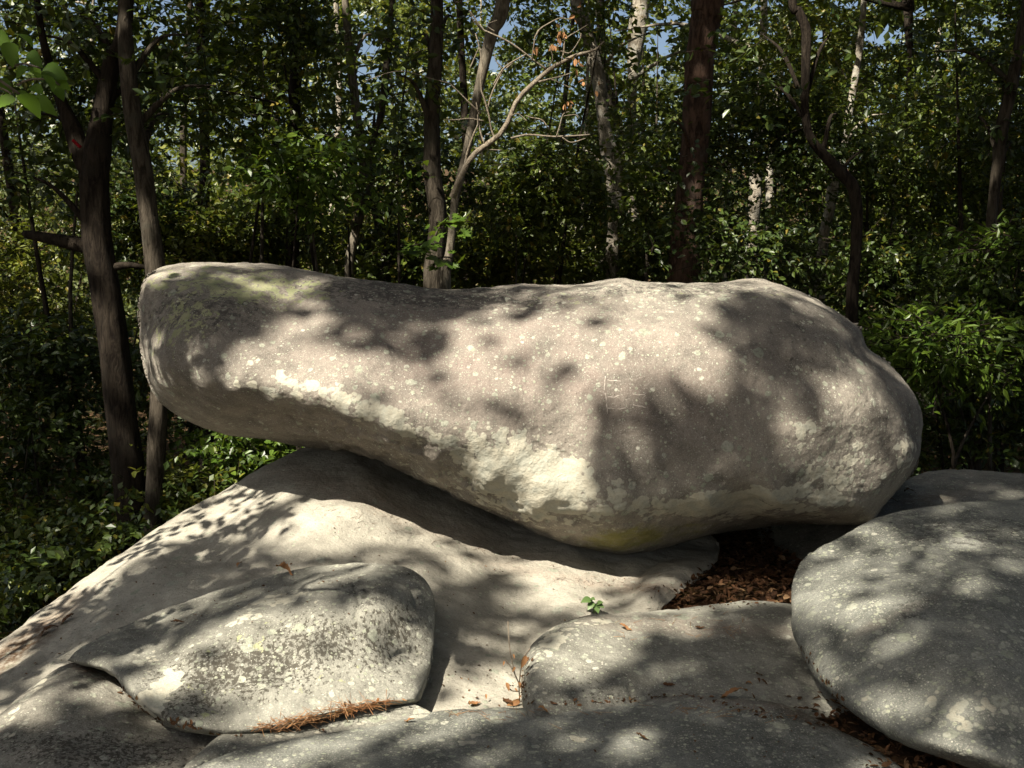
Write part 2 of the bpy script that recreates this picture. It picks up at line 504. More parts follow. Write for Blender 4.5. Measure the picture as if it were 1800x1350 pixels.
lay1 = dict(
    spots=(.5, [(900, 600, 500, 130, 0, .85), (1450, 780, 190, 130, 0, 1.0), (820, 770, 160, 50, 20, 1.0), (620, 690, 200, 40, 15, 1.0), (1100, 520, 350, 25, 0, 1.0), (1020, 800, 160, 60, 0, .9)]),
    pale=[(640, 720, 250, 26, 22, .62), (840, 800, 120, 30, 35, .5), (930, 840, 150, 75, 20, .85), (1080, 880, 110, 45, 0, .55), (1290, 885, 200, 30, -4, .72), (1450, 860, 90, 60, -20, .6),
          (1420, 765, 55, 40, 30, .5), (1500, 800, 40, 50, 30, .5), (480, 690, 120, 16, 10, .5), (700, 740, 90, 20, 30, .62), (930, 540, 90, 25, 10, .35), (1590, 800, 30, 60, 10, .45), (760, 850, 90, 18, 30, .4), (980, 905, 160, 22, 12, .5)],
    green=[(420, 505, 200, 42, 5, .78), (330, 560, 110, 60, -40, .68), (540, 512, 80, 24, 10, .75), (990, 525, 140, 22, 0, .5), (1300, 515, 200, 20, 0, .48), (300, 500, 70, 34, 0, .62)],
    yellow=[(1105, 946, 100, 22, -8, .9), (1200, 932, 90, 18, -12, .6), (1020, 950, 80, 12, 8, .35), (860, 900, 100, 14, 28, .25)],
    dark=[(740, 515, 330, 36, 2, .78), (1250, 508, 300, 22, 0, .68), (360, 545, 170, 60, 0, .66), (1040, 512, 120, 20, 0, .66), (1410, 560, 90, 40, 35, .5), (1370, 600, 120, 90, 0, .42), (1250, 770, 190, 60, 0, .36), (850, 700, 300, 50, 10, .12), (680, 560, 80, 50, 0, .34)],  # crust and stain; the right-hand face patches also paint in deeper leaf shade
    rust=[(900, 640, 420, 110, 6, .85), (1200, 700, 220, 120, 0, .4), (600, 600, 200, 70, 8, .4), (560, 750, 200, 30, 14, .4)],
    drip=[(1450, 640, 90, 90, 30, .25), (1180, 700, 200, 70, 0, .2)])
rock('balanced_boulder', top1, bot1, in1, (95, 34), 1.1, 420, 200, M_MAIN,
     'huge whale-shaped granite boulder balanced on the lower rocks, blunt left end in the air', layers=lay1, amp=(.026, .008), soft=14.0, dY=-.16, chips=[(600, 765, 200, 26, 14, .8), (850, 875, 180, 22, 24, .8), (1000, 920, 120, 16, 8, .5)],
     creases=[([(455, 740), (540, 742), (640, 775), (720, 815)], 3, .02), ([(560, 722), (590, 738), (615, 742)], 4, .03), ([(760, 815), (830, 862), (920, 890)], 3, .010),
              ([(905, 525), (960, 545), (1000, 550)], 3, .008), ([(940, 780), (985, 795), (1010, 812)], 2.5, .008), ([(640, 770), (700, 800), (770, 840), (850, 880)], 2.5, .015)])

# the dome that carries it
top2 = [(-260, 1330, 4.0), (-150, 1232, 4.5), (0, 1128, 4.9), (65, 1080, 5.15), (130, 1038, 5.4), (250, 940, 5.9), (330, 894, 6.15), (400, 860, 6.3), (470, 818, 6.5), (530, 792, 6.7), (620, 770, 6.9),
        (760, 800, 7.0), (900, 850, 7.0), (1100, 900, 6.8), (1230, 935, 6.5), (1262, 955, 6.3), (1262, 985, 6.0)]
bot2 = [(-260, 1330, 4.0), (-200, 1450, 3.7), (100, 1480, 3.7), (400, 1440, 3.8), (760, 1420, 3.85), (950, 1400, 4.0), (1080, 1290, 4.5), (1155, 1140, 4.95), (1160, 1080, 5.12), (1185, 1050, 5.3), (1222, 1020, 5.6), (1262, 985, 6.0)]
in2 = [(0, 1180, 4.55), (0, 1250, 4.15), (100, 1130, 4.72), (60, 1330, 3.8), (250, 1010, 5.28), (300, 1050, 4.98), (300, 1150, 4.5), (400, 930, 5.72), (400, 1000, 5.22), (520, 885, 5.75), (500, 960, 5.36), (640, 880, 5.8), (640, 950, 5.42), (560, 830, 6.25),
       (700, 850, 6.3), (700, 1000, 5.2), (800, 945, 5.72), (800, 1050, 5.02), (900, 930, 6.1), (1000, 1000, 5.5), (1090, 985, 5.84), (1000, 1060, 5.08), (1180, 1005, 5.75), (1200, 1030, 5.45), (1150, 1066, 5.16), (900, 1130, 4.72), (1050, 1110, 4.86),
       (780, 1150, 4.5), (850, 1240, 4.1), (700, 1300, 3.9), (400, 1300, 3.95), (1120, 1000, 5.7), (1220, 960, 6.1), (500, 1100, 4.75), (950, 1250, 4.1)]
lay2 = dict(spots=(.3, [(250, 1060, 200, 80, -35, .5)]), pale=[(600, 950, 200, 60, 0, .2), (1100, 1040, 120, 40, 0, .2)],
            dark=[(900, 1190, 120, 60, 0, .22), (1000, 1015, 200, 8, 6, .5), (700, 900, 200, 7, 25, .35), (950, 960, 260, 9, 18, .4), (730, 950, 60, 8, 0, .4), (870, 1010, 80, 6, 20, .4), (1180, 1040, 40, 30, 0, .4)],
            rust=[(700, 900, 260, 20, 20, .5), (60, 1110, 120, 16, -35, .5), (1050, 1020, 200, 12, 8, .5)],
            soil=[(20, 1150, 130, 20, -37, .9), (1120, 1035, 60, 6, 0, .4)], green=[(60, 1180, 120, 18, -38, .35)])
rock('granite_dome', top2, bot2, in2, (60, 70), .9, 330, 170, M_DOME,
     'broad smooth pale granite dome sloping down to the left under the balanced boulder', 'bedrock', lay2, (.03, .006))

# leaning block with a flat top in front of the dome
top3 = [(118, 1161, 4.45), (150, 1135, 4.55), (200, 1108, 4.68), (250, 1087, 4.78), (330, 1058, 4.88), (420, 1028, 4.92), (500, 1006, 4.95), (570, 994, 4.98), (640, 990, 4.98), (700, 995, 4.92), (735, 1010, 4.86), (757, 1040, 4.76), (765, 1085, 4.64), (763, 1130, 4.52)]
bot3 = [(118, 1161, 4.45), (160, 1172, 4.36), (197, 1190, 4.25), (225, 1222, 4.12), (262, 1256, 4.03), (310, 1281, 3.98), (370, 1290, 3.96), (430, 1293, 3.96), (520, 1280, 4.0), (640, 1250, 4.1), (725, 1240, 4.2), (742, 1222, 4.25), (756, 1180, 4.36), (763, 1130, 4.52)]
in3 = [(170, 1150, 4.38), (250, 1120, 4.56), (230, 1160, 4.24), (330, 1085, 4.66), (330, 1120, 4.38), (420, 1055, 4.72), (430, 1085, 4.42), (520, 1030, 4.74), (540, 1055, 4.48), (640, 1010, 4.8), (650, 1032, 4.56), (720, 1040, 4.62),
       (270, 1190, 4.12), (320, 1220, 4.02), (400, 1180, 4.14), (400, 1250, 3.98), (500, 1120, 4.3), (520, 1220, 4.04), (620, 1100, 4.36), (620, 1190, 4.14), (700, 1100, 4.44), (710, 1190, 4.22), (740, 1130, 4.46), (450, 1150, 4.22)]
lay3 = dict(spots=(.6, [(400, 1150, 300, 60, -10, .95)]), pale=[(270, 1230, 40, 35, 0, .75), (300, 1195, 35, 25, 0, .7), (490, 1055, 90, 14, -12, .6), (430, 1090, 60, 12, -20, .5), (260, 1165, 40, 30, 0, .5), (620, 1200, 120, 40, 0, .35), (600, 1060, 120, 14, 0, .35)],
            green=[(460, 1120, 150, 46, -12, .5), (330, 1230, 110, 50, 0, .5), (620, 1120, 120, 60, 0, .42), (560, 1200, 140, 40, 0, .4)], dark=[(640, 1040, 100, 40, 20, .62), (700, 1080, 60, 70, 0, .5), (600, 1120, 80, 50, 0, .4), (380, 1080, 200, 16, -22, .35)],
            drip=[(430, 1175, 190, 60, -8, .66), (560, 1130, 130, 60, 0, .58), (680, 1120, 80, 80, 0, .55), (330, 1240, 100, 40, 0, .5), (620, 1190, 120, 40, 0, .3)], soil=[])
rock('leaning_block', top3, bot3, in3, (26, 22), .5, 300, 150, M_GREY,
     'grey lichen-spotted block with slanting flat top and pointed left end leaning on the dome', layers=lay3, amp=(.015, .006), dY=-.14, dYo=-.14,
     creases=[([(640, 1045), (655, 1030), (690, 1018), (725, 1035), (735, 1065)], 5, .02), ([(690, 1152), (715, 1142), (745, 1143)], 4, .02), ([(622, 1032), (630, 1060), (625, 1085)], 4, .01)])

top4 = [(-200, 1400, 3.6), (-120, 1330, 3.9), (0, 1256, 4.1), (60, 1208, 4.3), (118, 1168, 4.5), (160, 1166, 4.5), (200, 1185, 4.42), (240, 1225, 4.28), (300, 1262, 4.15), (400, 1270, 4.1), (480, 1290, 4.05), (520, 1340, 3.9)]
bot4 = [(-200, 1400, 3.6), (-150, 1500, 3.3), (50, 1560, 3.1), (250, 1540, 3.1), (420, 1480, 3.3), (500, 1400, 3.6), (520, 1340, 3.9)]
in4 = [(0, 1290, 3.86), (60, 1250, 4.0), (118, 1200, 4.2), (200, 1220, 4.18), (0, 1320, 3.72), (100, 1290, 3.82), (200, 1275, 3.92), (270, 1290, 3.92), (100, 1340, 3.58), (220, 1335, 3.66), (300, 1330, 3.75), (370, 1310, 3.86), (100, 1450, 3.3), (300, 1450, 3.4), (-100, 1400, 3.5), (440, 1380, 3.6)]
lay4 = dict(spots=.5, dark=[(120, 1230, 90, 50, -30, .45)], drip=[(160, 1320, 220, 45, 5, .6)], pale=[(20, 1270, 70, 25, -35, .5), (60, 1215, 60, 8, -38, .5)], green=[(200, 1320, 200, 30, 0, .3)], soil=[(150, 1175, 40, 10, 20, .8)], rust=.2)
rock('corner_rock', top4, bot4, in4, (40, 40), .35, 220, 110, M_GREY, 'dark stained rock filling the bottom left corner, below the pointed end of the leaning block', layers=lay4, amp=(.018, .007), dY=-.05, dYo=-.05)

top6 = [(280, 1420, 3.5), (310, 1365, 3.6), (350, 1322, 3.75), (400, 1289, 3.9), (480, 1276, 4.0), (560, 1258, 4.06), (640, 1234, 4.14), (690, 1229, 4.16), (730, 1237, 4.12), (762, 1256, 4.03), (800, 1300, 3.85), (810, 1350, 3.7)]
bot6 = [(280, 1420, 3.5), (400, 1480, 3.3), (600, 1480, 3.3), (760, 1420, 3.5), (810, 1350, 3.7)]
in6 = [(350, 1345, 3.64), (420, 1310, 3.78), (500, 1295, 3.86), (600, 1265, 3.98), (690, 1250, 4.05), (740, 1262, 3.98), (500, 1340, 3.64), (650, 1300, 3.82), (600, 1400, 3.5), (400, 1400, 3.5), (750, 1320, 3.75)]
lay6 = dict(spots=.8, dark=[(430, 1300, 80, 20, -10, .5), (690, 1250, 60, 20, 10, .45)], drip=[(600, 1275, 120, 20, 0, .3)], pale=[(560, 1280, 120, 14, -10, .45), (740, 1256, 40, 16, 0, .6)], green=[(620, 1275, 80, 16, 0, .3)])
rock('low_ledge', top6, bot6, in6, (16, 20), .3, 200, 80, M_GREY, 'low speckled ledge of rock just in front of the leaning block and its needle heap', 'rock', lay6, (.012, .005), dY=-.13, dYo=-.13)

top5 = [(920, 1190, 4.2), (924, 1158, 4.35), (938, 1132, 4.5), (975, 1103, 4.66), (1020, 1085, 4.78), (1070, 1079, 4.84), (1150, 1072, 4.9), (1250, 1062, 4.97), (1350, 1056, 5.02), (1450, 1075, 4.98), (1540, 1140, 4.7), (1560, 1210, 4.3)]
bot5 = [(920, 1190, 4.2), (919, 1240, 4.05), (935, 1300, 3.9), (1050, 1360, 3.8), (1250, 1360, 3.8), (1450, 1340, 3.8), (1540, 1280, 4.0), (1560, 1210, 4.3)]
in5 = [(945, 1200, 4.06), (960, 1145, 4.28), (1000, 1120, 4.42), (1080, 1100, 4.6), (1060, 1150, 4.3), (1000, 1220, 4.0), (1100, 1210, 4.06), (1150, 1130, 4.46), (1250, 1100, 4.66), (1350, 1090, 4.74), (1250, 1180, 4.22), (1350, 1200, 4.14), (1450, 1150, 4.4), (1400, 1270, 3.92), (1150, 1300, 3.85), (1450, 1230, 4.05)]
lay5 = dict(spots=(.8, [(1000, 1180, 90, 60, 0, .95)]), pale=[(970, 1130, 60, 30, -35, .55), (1050, 1095, 60, 10, -8, .5), (950, 1200, 24, 60, 0, .4)], dark=[(1250, 1120, 260, 50, 0, .32), (1080, 1220, 90, 40, 0, .5)], rust=[(1200, 1100, 200, 16, 4, .5)], drip=[(1040, 1210, 80, 40, 0, .35)])
rock('rounded_slab', top5, bot5, in5, (26, 20), .3, 240, 110, M_GREY, 'long grey slab with a rounded left end lying between the dome and the big right-hand boulder', layers=lay5, amp=(.015, .006),
     creases=[([(1105, 1205), (1112, 1225), (1095, 1240)], 3, .012)])

top7 = [(280, 1480, 3.0), (330, 1362, 3.36), (400, 1325, 3.5), (520, 1296, 3.68), (640, 1275, 3.8), (760, 1251, 3.92), (850, 1246, 3.95), (930, 1244, 3.97), (1020, 1240, 3.98), (1120, 1234, 4.0), (1200, 1224, 4.04), (1260, 1220, 4.05), (1330, 1231, 4.0), (1400, 1250, 3.92), (1470, 1282, 3.78), (1560, 1330, 3.6), (1650, 1400, 3.3)]
bot7 = [(280, 1480, 3.0), (400, 1600, 2.8), (700, 1700, 2.6), (1100, 1720, 2.6), (1450, 1650, 2.7), (1650, 1400, 3.3)]
in7 = [(420, 1345, 3.38), (600, 1310, 3.58), (600, 1360, 3.3), (760, 1275, 3.76), (760, 1330, 3.42), (930, 1265, 3.82), (930, 1320, 3.5), (1100, 1255, 3.86), (1100, 1310, 3.54), (1250, 1245, 3.88), (1250, 1310, 3.54), (1400, 1290, 3.66), (1420, 1340, 3.44), (1500, 1330, 3.5), (1250, 1400, 3.2), (900, 1400, 3.18), (600, 1450, 3.0), (900, 1600, 2.75), (1300, 1550, 2.85)]
lay7 = dict(spots=.85, dark=(.15, [(1300, 1290, 250, 50, 10, .35), (900, 1270, 200, 10, 0, .3)]), pale=[(830, 1300, 70, 20, 0, .4), (1020, 1295, 40, 14, 0, .45)], rust=[(1300, 1240, 160, 10, 5, .4)], soil=[(1430, 1265, 80, 10, 20, .5)])
rock('foreground_slab', top7, bot7, in7, (20, 20), .25, 300, 130, M_DARK, 'wide dark grey slab across the bottom of the view, nearest to the camera', 'rock', lay7, (.014, .007))

top8 = [(1391, 1062, 4.5), (1393, 1025, 4.6), (1408, 990, 4.75), (1435, 965, 4.88), (1480, 939, 5.0), (1530, 917, 5.1), (1590, 900, 5.2), (1660, 889, 5.3), (1740, 881, 5.35), (1820, 880, 5.4), (1950, 900, 5.4), (2080, 980, 5.1), (2140, 1120, 4.6)]
bot8 = [(1391, 1062, 4.5), (1396, 1110, 4.35), (1415, 1155, 4.15), (1450, 1207, 3.92), (1500, 1255, 3.75), (1560, 1295, 3.62), (1620, 1322, 3.52), (1690, 1342, 3.46), (1760, 1365, 3.4), (1850, 1400, 3.35), (2000, 1380, 3.45), (2110, 1270, 3.9), (2140, 1120, 4.6)]
in8 = [(1430, 1060, 4.3), (1450, 1120, 4.08), (1450, 1000, 4.6), (1520, 970, 4.72), (1520, 1050, 4.2), (1540, 1140, 3.84), (1540, 1220, 3.66), (1620, 930, 4.88), (1640, 1000, 4.4), (1640, 1080, 3.98), (1660, 1160, 3.66), (1640, 1260, 3.46), (1750, 920, 4.9), (1760, 1000, 4.36), (1780, 1100, 3.85), (1780, 1200, 3.5), (1760, 1300, 3.3), (1900, 950, 4.8), (1950, 1150, 3.9), (1900, 1300, 3.4), (2060, 1100, 4.3)]
lay8 = dict(spots=(.95, [(1650, 950, 200, 60, 0, 1.0)]), dark=[(1700, 940, 240, 40, 0, .62), (1600, 1060, 60, 45, -50, .6), (1560, 1090, 70, 30, 30, .3), (1740, 1150, 150, 100, 0, .3)],
            pale=[(1520, 1180, 120, 90, 40, .3), (1700, 1250, 150, 70, 0, .42), (1480, 1000, 60, 60, 0, .3)], green=[(1700, 1080, 150, 60, 0, .22), (1600, 1290, 120, 20, 20, .25)], rust=[(1580, 1080, 90, 8, -25, .4)])
rock('right_boulder', top8, bot8, in8, (70, 45), .6, 280, 180, M_DARK, 'big rounded grey boulder at the right edge, its dark top crowded with pale lichen rounds', layers=lay8, amp=(.02, .006),
     creases=[([(1500, 1150), (1560, 1105), (1640, 1060)], 5, .008)])

top9 = [(1120, 985, 6.9), (1200, 965, 7.0), (1320, 930, 7.0), (1440, 910, 6.8), (1500, 890, 6.7), (1560, 862, 6.9), (1610, 835, 7.2), (1660, 826, 7.4), (1740, 829, 7.5), (1820, 836, 7.5), (2000, 850, 7.3), (2200, 900, 6.8), (2300, 960, 6.3)]  # hidden left stretch added to keep light from entering behind the hollow
bot9 = [(1120, 985, 6.9), (1300, 1000, 6.7), (1440, 1005, 6.2), (1500, 1010, 5.9), (1700, 1040, 5.5), (2000, 1060, 5.4), (2250, 1020, 5.8), (2300, 960, 6.3)]
in9 = [(1200, 985, 6.8), (1320, 965, 6.7), (1420, 960, 6.3), (1520, 930, 6.15), (1600, 870, 6.72), (1600, 930, 6.05), (1700, 850, 7.0), (1700, 890, 6.4), (1800, 860, 6.9), (1800, 900, 6.3), (1700, 980, 5.7), (2000, 900, 6.4), (2100, 980, 5.9)]
rock('rear_ledge', top9, bot9, in9, (20, 20), .6, 180, 90, M_DARK, 'low dark rock shelf behind the right boulder, under the right end of the balanced boulder', 'rock',
     dict(spots=.4, dark=.3, soil=[(1620, 880, 80, 14, -10, .4)], rust=.2), (.02, .006))

def bvh_of(objs):
    V, F, o = [], [], 0
    for ob in objs:
        me = ob.data
        k = len(me.vertices)
        co = np.empty(k * 3, np.float32); me.vertices.foreach_get('co', co)
        V.append(co.reshape(-1, 3) + np.array(ob.location, np.float32))
        nl = len(me.loops)
        li = np.empty(nl, np.int32); me.loops.foreach_get('vertex_index', li)
        ls = np.empty(len(me.polygons), np.int32); me.polygons.foreach_get('loop_start', ls)
        lt = np.empty(len(me.polygons), np.int32); me.polygons.foreach_get('loop_total', lt)
        a, b, c = li[ls], li[ls + 1], li[ls + 2]
        F.append(np.stack([a, b, c], 1) + o)
        q = lt == 4
        F.append(np.stack([li[ls[q]], li[ls[q] + 2], li[ls[q] + 3]], 1) + o)
        o += k
    return BVHTree.FromPolygons(np.vstack(V).tolist(), np.vstack(F).tolist(), all_triangles=True)

BVH = bvh_of(ROCKS)
def hit(px, py):
    """Where the line of sight through a pixel meets the rocks: point and normal."""
    d = at(px, py, 1.0) - EYE
    d /= np.linalg.norm(d)
    p, n, _, _ = BVH.ray_cast(Vector(EYE), Vector(d), 20)
    return (None, None) if p is None else (np.array(p), np.array(n))

# ------------------------------------------------------------------ ground
def ground_z(x, y):
    x, y = np.asarray(x, float), np.asarray(y, float)
    q = np.maximum(sstep(7.2, 9.5, y), sstep(-1.2, -4.0, x) * sstep(2.0, 4.5, y))
    z = -.14 - 1.0 * q
    z = z - .10 * sstep(.4, .0, x) * sstep(2, 3, y)
    P = np.stack([x, y, 0 * x], -1)
    z = z + .07 * np.exp(-((x - 1.0) / .38) ** 2 - ((y - 5.6) / .6) ** 2)
    z = z + .22 * q * fbm(P, .35, 3, seed=3) + .03 * fbm(P, 1.7, 3, seed=4)
    return z + 1.2 * sstep(14, 55, y) + 15 * sstep(55, 140, y)

def axis_pts(lo, hi, c0, c1, step):
    core = np.arange(c0, c1 + step, step)
    def out(a, b):
        r, s_, g = [], a, step
        while abs(s_ - a) < abs(b - a):
            g *= 1.18
            s_ += math.copysign(g, b - a)
            r.append(s_)
        return r
    return np.r_[out(c0, lo)[::-1], core, out(c1, hi)]

gx, gy = axis_pts(-900, 900, -8, 8, .14), axis_pts(-300, 1500, -1, 16, .14)
GX, GY = np.meshgrid(gx, gy, indexing='ij')
GV = np.stack([GX, GY, ground_z(GX, GY)], -1).reshape(-1, 3)
ny = len(gy)
I, J = np.meshgrid(np.arange(len(gx) - 1), np.arange(ny - 1), indexing='ij')
GF = np.stack([I * ny + J, (I + 1) * ny + J, (I + 1) * ny + J + 1, I * ny + J + 1], -1).reshape(-1, 4)
b = NB('forest_floor')
co = b.coord()
c = b.mix(b.ss(b.noise(co, 5, 6, .75), .38, .62), (.030, .020, .011), (.085, .050, .026))
c = b.mix(b.ss(b.noise(co, 1.3, 4, .7), .52, .68), c, (.022, .034, .010))
c = b.mix(b.ss(b.voro(b.warp(co, 20, .05), 26).outputs['Distance'], .32, .1), c, (.14, .080, .040))
M_FLOOR = b.done(b.bsdf(c, .95, .1, b.bump(b.noise(co, 30, 5, .75), .8, .03)).outputs[0])
link('forest_floor', mesh_np('forest_floor', GV, GF, M_FLOOR), kind='structure')

# ------------------------------------------------------------------ leaves
def leaf_material(name, c_dark, c_mid, c_light, odd=None, odd_at=.95, trans=.35, rough=.42, spec=.5):
    b = NB(name)
    g = b.n('ShaderNodeNewGeometry')
    rp = b.n('ShaderNodeValToRGB')
    b.t.links.new(g.outputs['Random Per Island'], rp.inputs[0])
    e = rp.color_ramp.elements
    e[0].position, e[0].color = 0, (*c_dark, 1)
    e[1].position, e[1].color = .55, (*c_mid, 1)
    x = e.new(odd_at - .03); x.color = (*c_light, 1)
    if odd:
        x = e.new(odd_at); x.color = (*odd, 1)
    col = b.mix(b.math('MULTIPLY', b.ss(b.noise(b.coord(), 2.2, 2), .35, .65), .45), rp.outputs[0], c_light)
    p = b.bsdf(col, rough, spec)
    tr = b.n('ShaderNodeBsdfTranslucent')
    b.put(tr.inputs[0], b.mix(.5, col, (.16, .20, .012), 'MIX'))
    mx = b.n('ShaderNodeMixShader')
    mx.inputs[0].default_value = trans
    b.t.links.new(p.outputs[0], mx.inputs[1]); b.t.links.new(tr.outputs[0], mx.inputs[2])
    return b.done(mx.outputs[0])

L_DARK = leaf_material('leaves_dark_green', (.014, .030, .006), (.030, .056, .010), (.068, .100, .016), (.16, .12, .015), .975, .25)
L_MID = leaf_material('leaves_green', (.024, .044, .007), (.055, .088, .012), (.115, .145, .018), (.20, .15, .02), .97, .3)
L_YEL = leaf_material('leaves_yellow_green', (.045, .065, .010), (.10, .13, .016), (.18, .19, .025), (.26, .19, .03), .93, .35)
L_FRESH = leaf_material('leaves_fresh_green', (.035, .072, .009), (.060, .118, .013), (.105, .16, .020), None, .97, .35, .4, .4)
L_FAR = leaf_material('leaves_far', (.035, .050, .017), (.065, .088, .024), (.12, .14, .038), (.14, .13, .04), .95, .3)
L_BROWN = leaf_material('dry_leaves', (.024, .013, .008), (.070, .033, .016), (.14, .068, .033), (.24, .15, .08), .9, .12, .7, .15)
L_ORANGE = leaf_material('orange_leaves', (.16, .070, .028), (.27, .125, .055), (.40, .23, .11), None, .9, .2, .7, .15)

def unit(v):
    return v / (np.linalg.norm(v, axis=-1, keepdims=True) + 1e-9)

SKY_GAPS = [(118, 95, 34, 20), (240, 78, 30, 16), (345, 8, 30, 14), (478, 62, 44, 30), (655, 85, 46, 34), (630, 25, 30, 20), (640, 125, 34, 14), (425, 215, 40, 22), (885, 50, 50, 36),
            (868, 115, 34, 22), (1160, 70, 50, 50), (1190, 32, 34, 30), (1150, 120, 30, 16), (1555, 62, 66, 40), (1500, 8, 70, 14), (1540, 112, 50, 14), (1690, 92, 12, 14), (1745, 28, 30, 20), (505, 165, 16, 8),
            (265, 130, 14, 10), (150, 180, 10, 14), (1095, 20, 18, 16), (560, 100, 20, 20), (980, 15, 16, 16), (735, 180, 16, 20), (1620, 15, 30, 14), (1440, 60, 18, 26)]
def in_gap(P, rng):
    px, py, f = project(P)
    s = np.zeros(len(P))
    for (cx, cy, rx, ry) in SKY_GAPS:
        s = np.maximum(s, 1.35 - np.hypot((px - cx) / rx, (py - cy) / ry) * 1.0)
    s = s + .45 * fbm(np.stack([px / 22, py / 22, 0 * px], -1), 1, 3, seed=77)
    return (s > .5 + rng.random(len(P)) * .65) & (f > 0)

def sprays(rng, C, rad, ntw, L, per=7, flat=.55, droop=.12, tilt=.55):
    """Leafy twigs spread round the centres C: leaf bases, leaf axes, leaf normals, sizes, twig ends."""
    C = np.repeat(np.asarray(C, float), ntw, axis=0)
    rad = np.repeat(np.broadcast_to(np.asarray(rad, float), (len(C) // ntw,)), ntw)
    n = len(C)
    q = unit(rng.normal(size=(n, 3))) * (rng.random((n, 1)) ** (1 / 2.2))
    q[:, 2] *= flat
    o = C + q * rad[:, None]
    d = unit(q * .8 + rng.normal(size=(n, 3)) * np.array([.6, .6, .25]) - [0, 0, droop])
    ln = per * .5 * L * rng.uniform(.7, 1.2, n)
    s = (np.arange(per) + .6) / per
    pos = o[:, None] + d[:, None] * (ln[:, None] * s[None])[..., None]
    up = unit(np.array([0, 0, 1.0]) + rng.normal(size=(n, per, 3)) * tilt)
    side = np.cross(d[:, None], up)
    sg = np.where(np.arange(per) % 2, 1, -1)[None, :, None]
    ax = unit(d[:, None] * .55 + side * sg * .85 + rng.normal(size=(n, per, 3)) * .28 - [0, 0, .22])
    no = unit(up - ax * (up * ax).sum(-1, keepdims=True))
    sz = L * rng.uniform(.65, 1.2, (n, per))
    return pos.reshape(-1, 3), ax.reshape(-1, 3), no.reshape(-1, 3), sz.ravel(), o, o + d * ln[:, None]

def leaf_mesh(name, pos, ax, no, sz, mat, fine=False, wide=.3):
    b_ = np.cross(no, ax)
    s = sz[:, None]
    if fine:
        pts = [pos, pos + ax * s * .28 + b_ * s * wide * .95 + no * s * .06, pos + ax * s * .68 + b_ * s * wide * .75 + no * s * .05, pos + ax * s - no * s * .08,
               pos + ax * s * .68 - b_ * s * wide * .75 + no * s * .05, pos + ax * s * .28 - b_ * s * wide * .95 + no * s * .06]
        V = np.stack(pts, 1).reshape(-1, 3)
        k = np.arange(len(pos))[:, None] * 6
        F = np.stack([k + [0, 1, 2, 3], k + [0, 3, 4, 5]], 1).reshape(-1, 4)
    else:
        pts = [pos, pos + ax * s * .45 + b_ * s * wide + no * s * .05, pos + ax * s, pos + ax * s * .45 - b_ * s * wide + no * s * .05]
        V = np.stack(pts, 1).reshape(-1, 3)
        F = np.arange(len(V)).reshape(-1, 4)
    return mesh_np(name, V, F, mat, smooth=False)

def twig_mesh(name, a, b_, r, mat):
    d = unit(b_ - a)
    u = unit(np.cross(d, [0.3, 0.2, 1.0])); v = np.cross(d, u)
    ring = [u, -.5 * u + .87 * v, -.5 * u - .87 * v]
    V = np.stack([a + k * r for k in ring] + [b_ + k * r * .4 for k in ring], 1).reshape(-1, 3)
    k = np.arange(len(a))[:, None] * 6
    F = np.concatenate([k + [0, 1, 4, 3], k + [1, 2, 5, 4], k + [2, 0, 3, 5]], 0)
    return mesh_np(name, V, F, mat, smooth=False)

# ------------------------------------------------------------------ bark
def bark_material(name, c1, c2, c3, stretch=.22, scale=26, blotch=None):
    b = NB(name)
    co = b.coord((1, 1, stretch))
    n = b.noise(co, scale, 6, .72, .6)
    c = b.mix(b.ss(n, .36, .62), c1, c2)
    c = b.mix(b.ss(b.noise(b.coord(), 4.5, 5, .7), .5, .7), c, c3)
    if blotch:
        c = b.mix(b.ss(b.noise(b.warp(b.coord(), 5, .2), 7, 4, .6), .53, .58), c, blotch)
    nm = b.bump(n, .9, .03)
    nm = b.bump(b.noise(co, scale * 4, 4, .7), .6, .008, nm)
    return b.done(b.bsdf(c, .95, .1, nm).outputs[0])
B_GREY = bark_material('bark_grey_brown', (.022, .018, .013), (.080, .067, .051), (.058, .054, .041))
B_LIGHT = bark_material('bark_light_grey', (.060, .050, .038), (.20, .175, .135), (.15, .14, .105))
B_DARK = bark_material('bark_dark', (.012, .009, .007), (.038, .030, .022), (.026, .022, .017))
B_PALE = bark_material('bark_pale', (.13, .11, .085), (.36, .32, .255), (.27, .25, .205), .5, 18, (.34, .32, .27))
B_PINE = bark_material('bark_pine', (.030, .020, .015), (.13, .080, .058), (.10, .075, .060), .3, 15)
B_BARE = bark_material('bark_bare_branch', (.16, .13, .095), (.30, .255, .195), (.24, .21, .17), .6, 40)

# ------------------------------------------------------------------ trees
rng = np.random.default_rng(11)
def path_to_world(path, Y):
    p = np.array([(q[0], q[1], Y + (q[3] if len(q) > 3 else 0)) for q in path], float)
    P = at(p[:, 0], p[:, 1], p[:, 2])
    t = P[:, 1] - EYE[1]
    wr = np.array([q[2] for q in path], float) / FPX * t * .5 / CP
    return P, wr

def limb_obj(root, base, P, rad, mat, sides=7, name='limb', n=18, rough=.12, seed=0):
    C = catmull(np.c_[P, rad], n)
    V, F = tube(C[:, :3], np.maximum(C[:, 3], .003), sides, rough, seed)
    return link(name, mesh_np(name, V - base, F, mat), root)

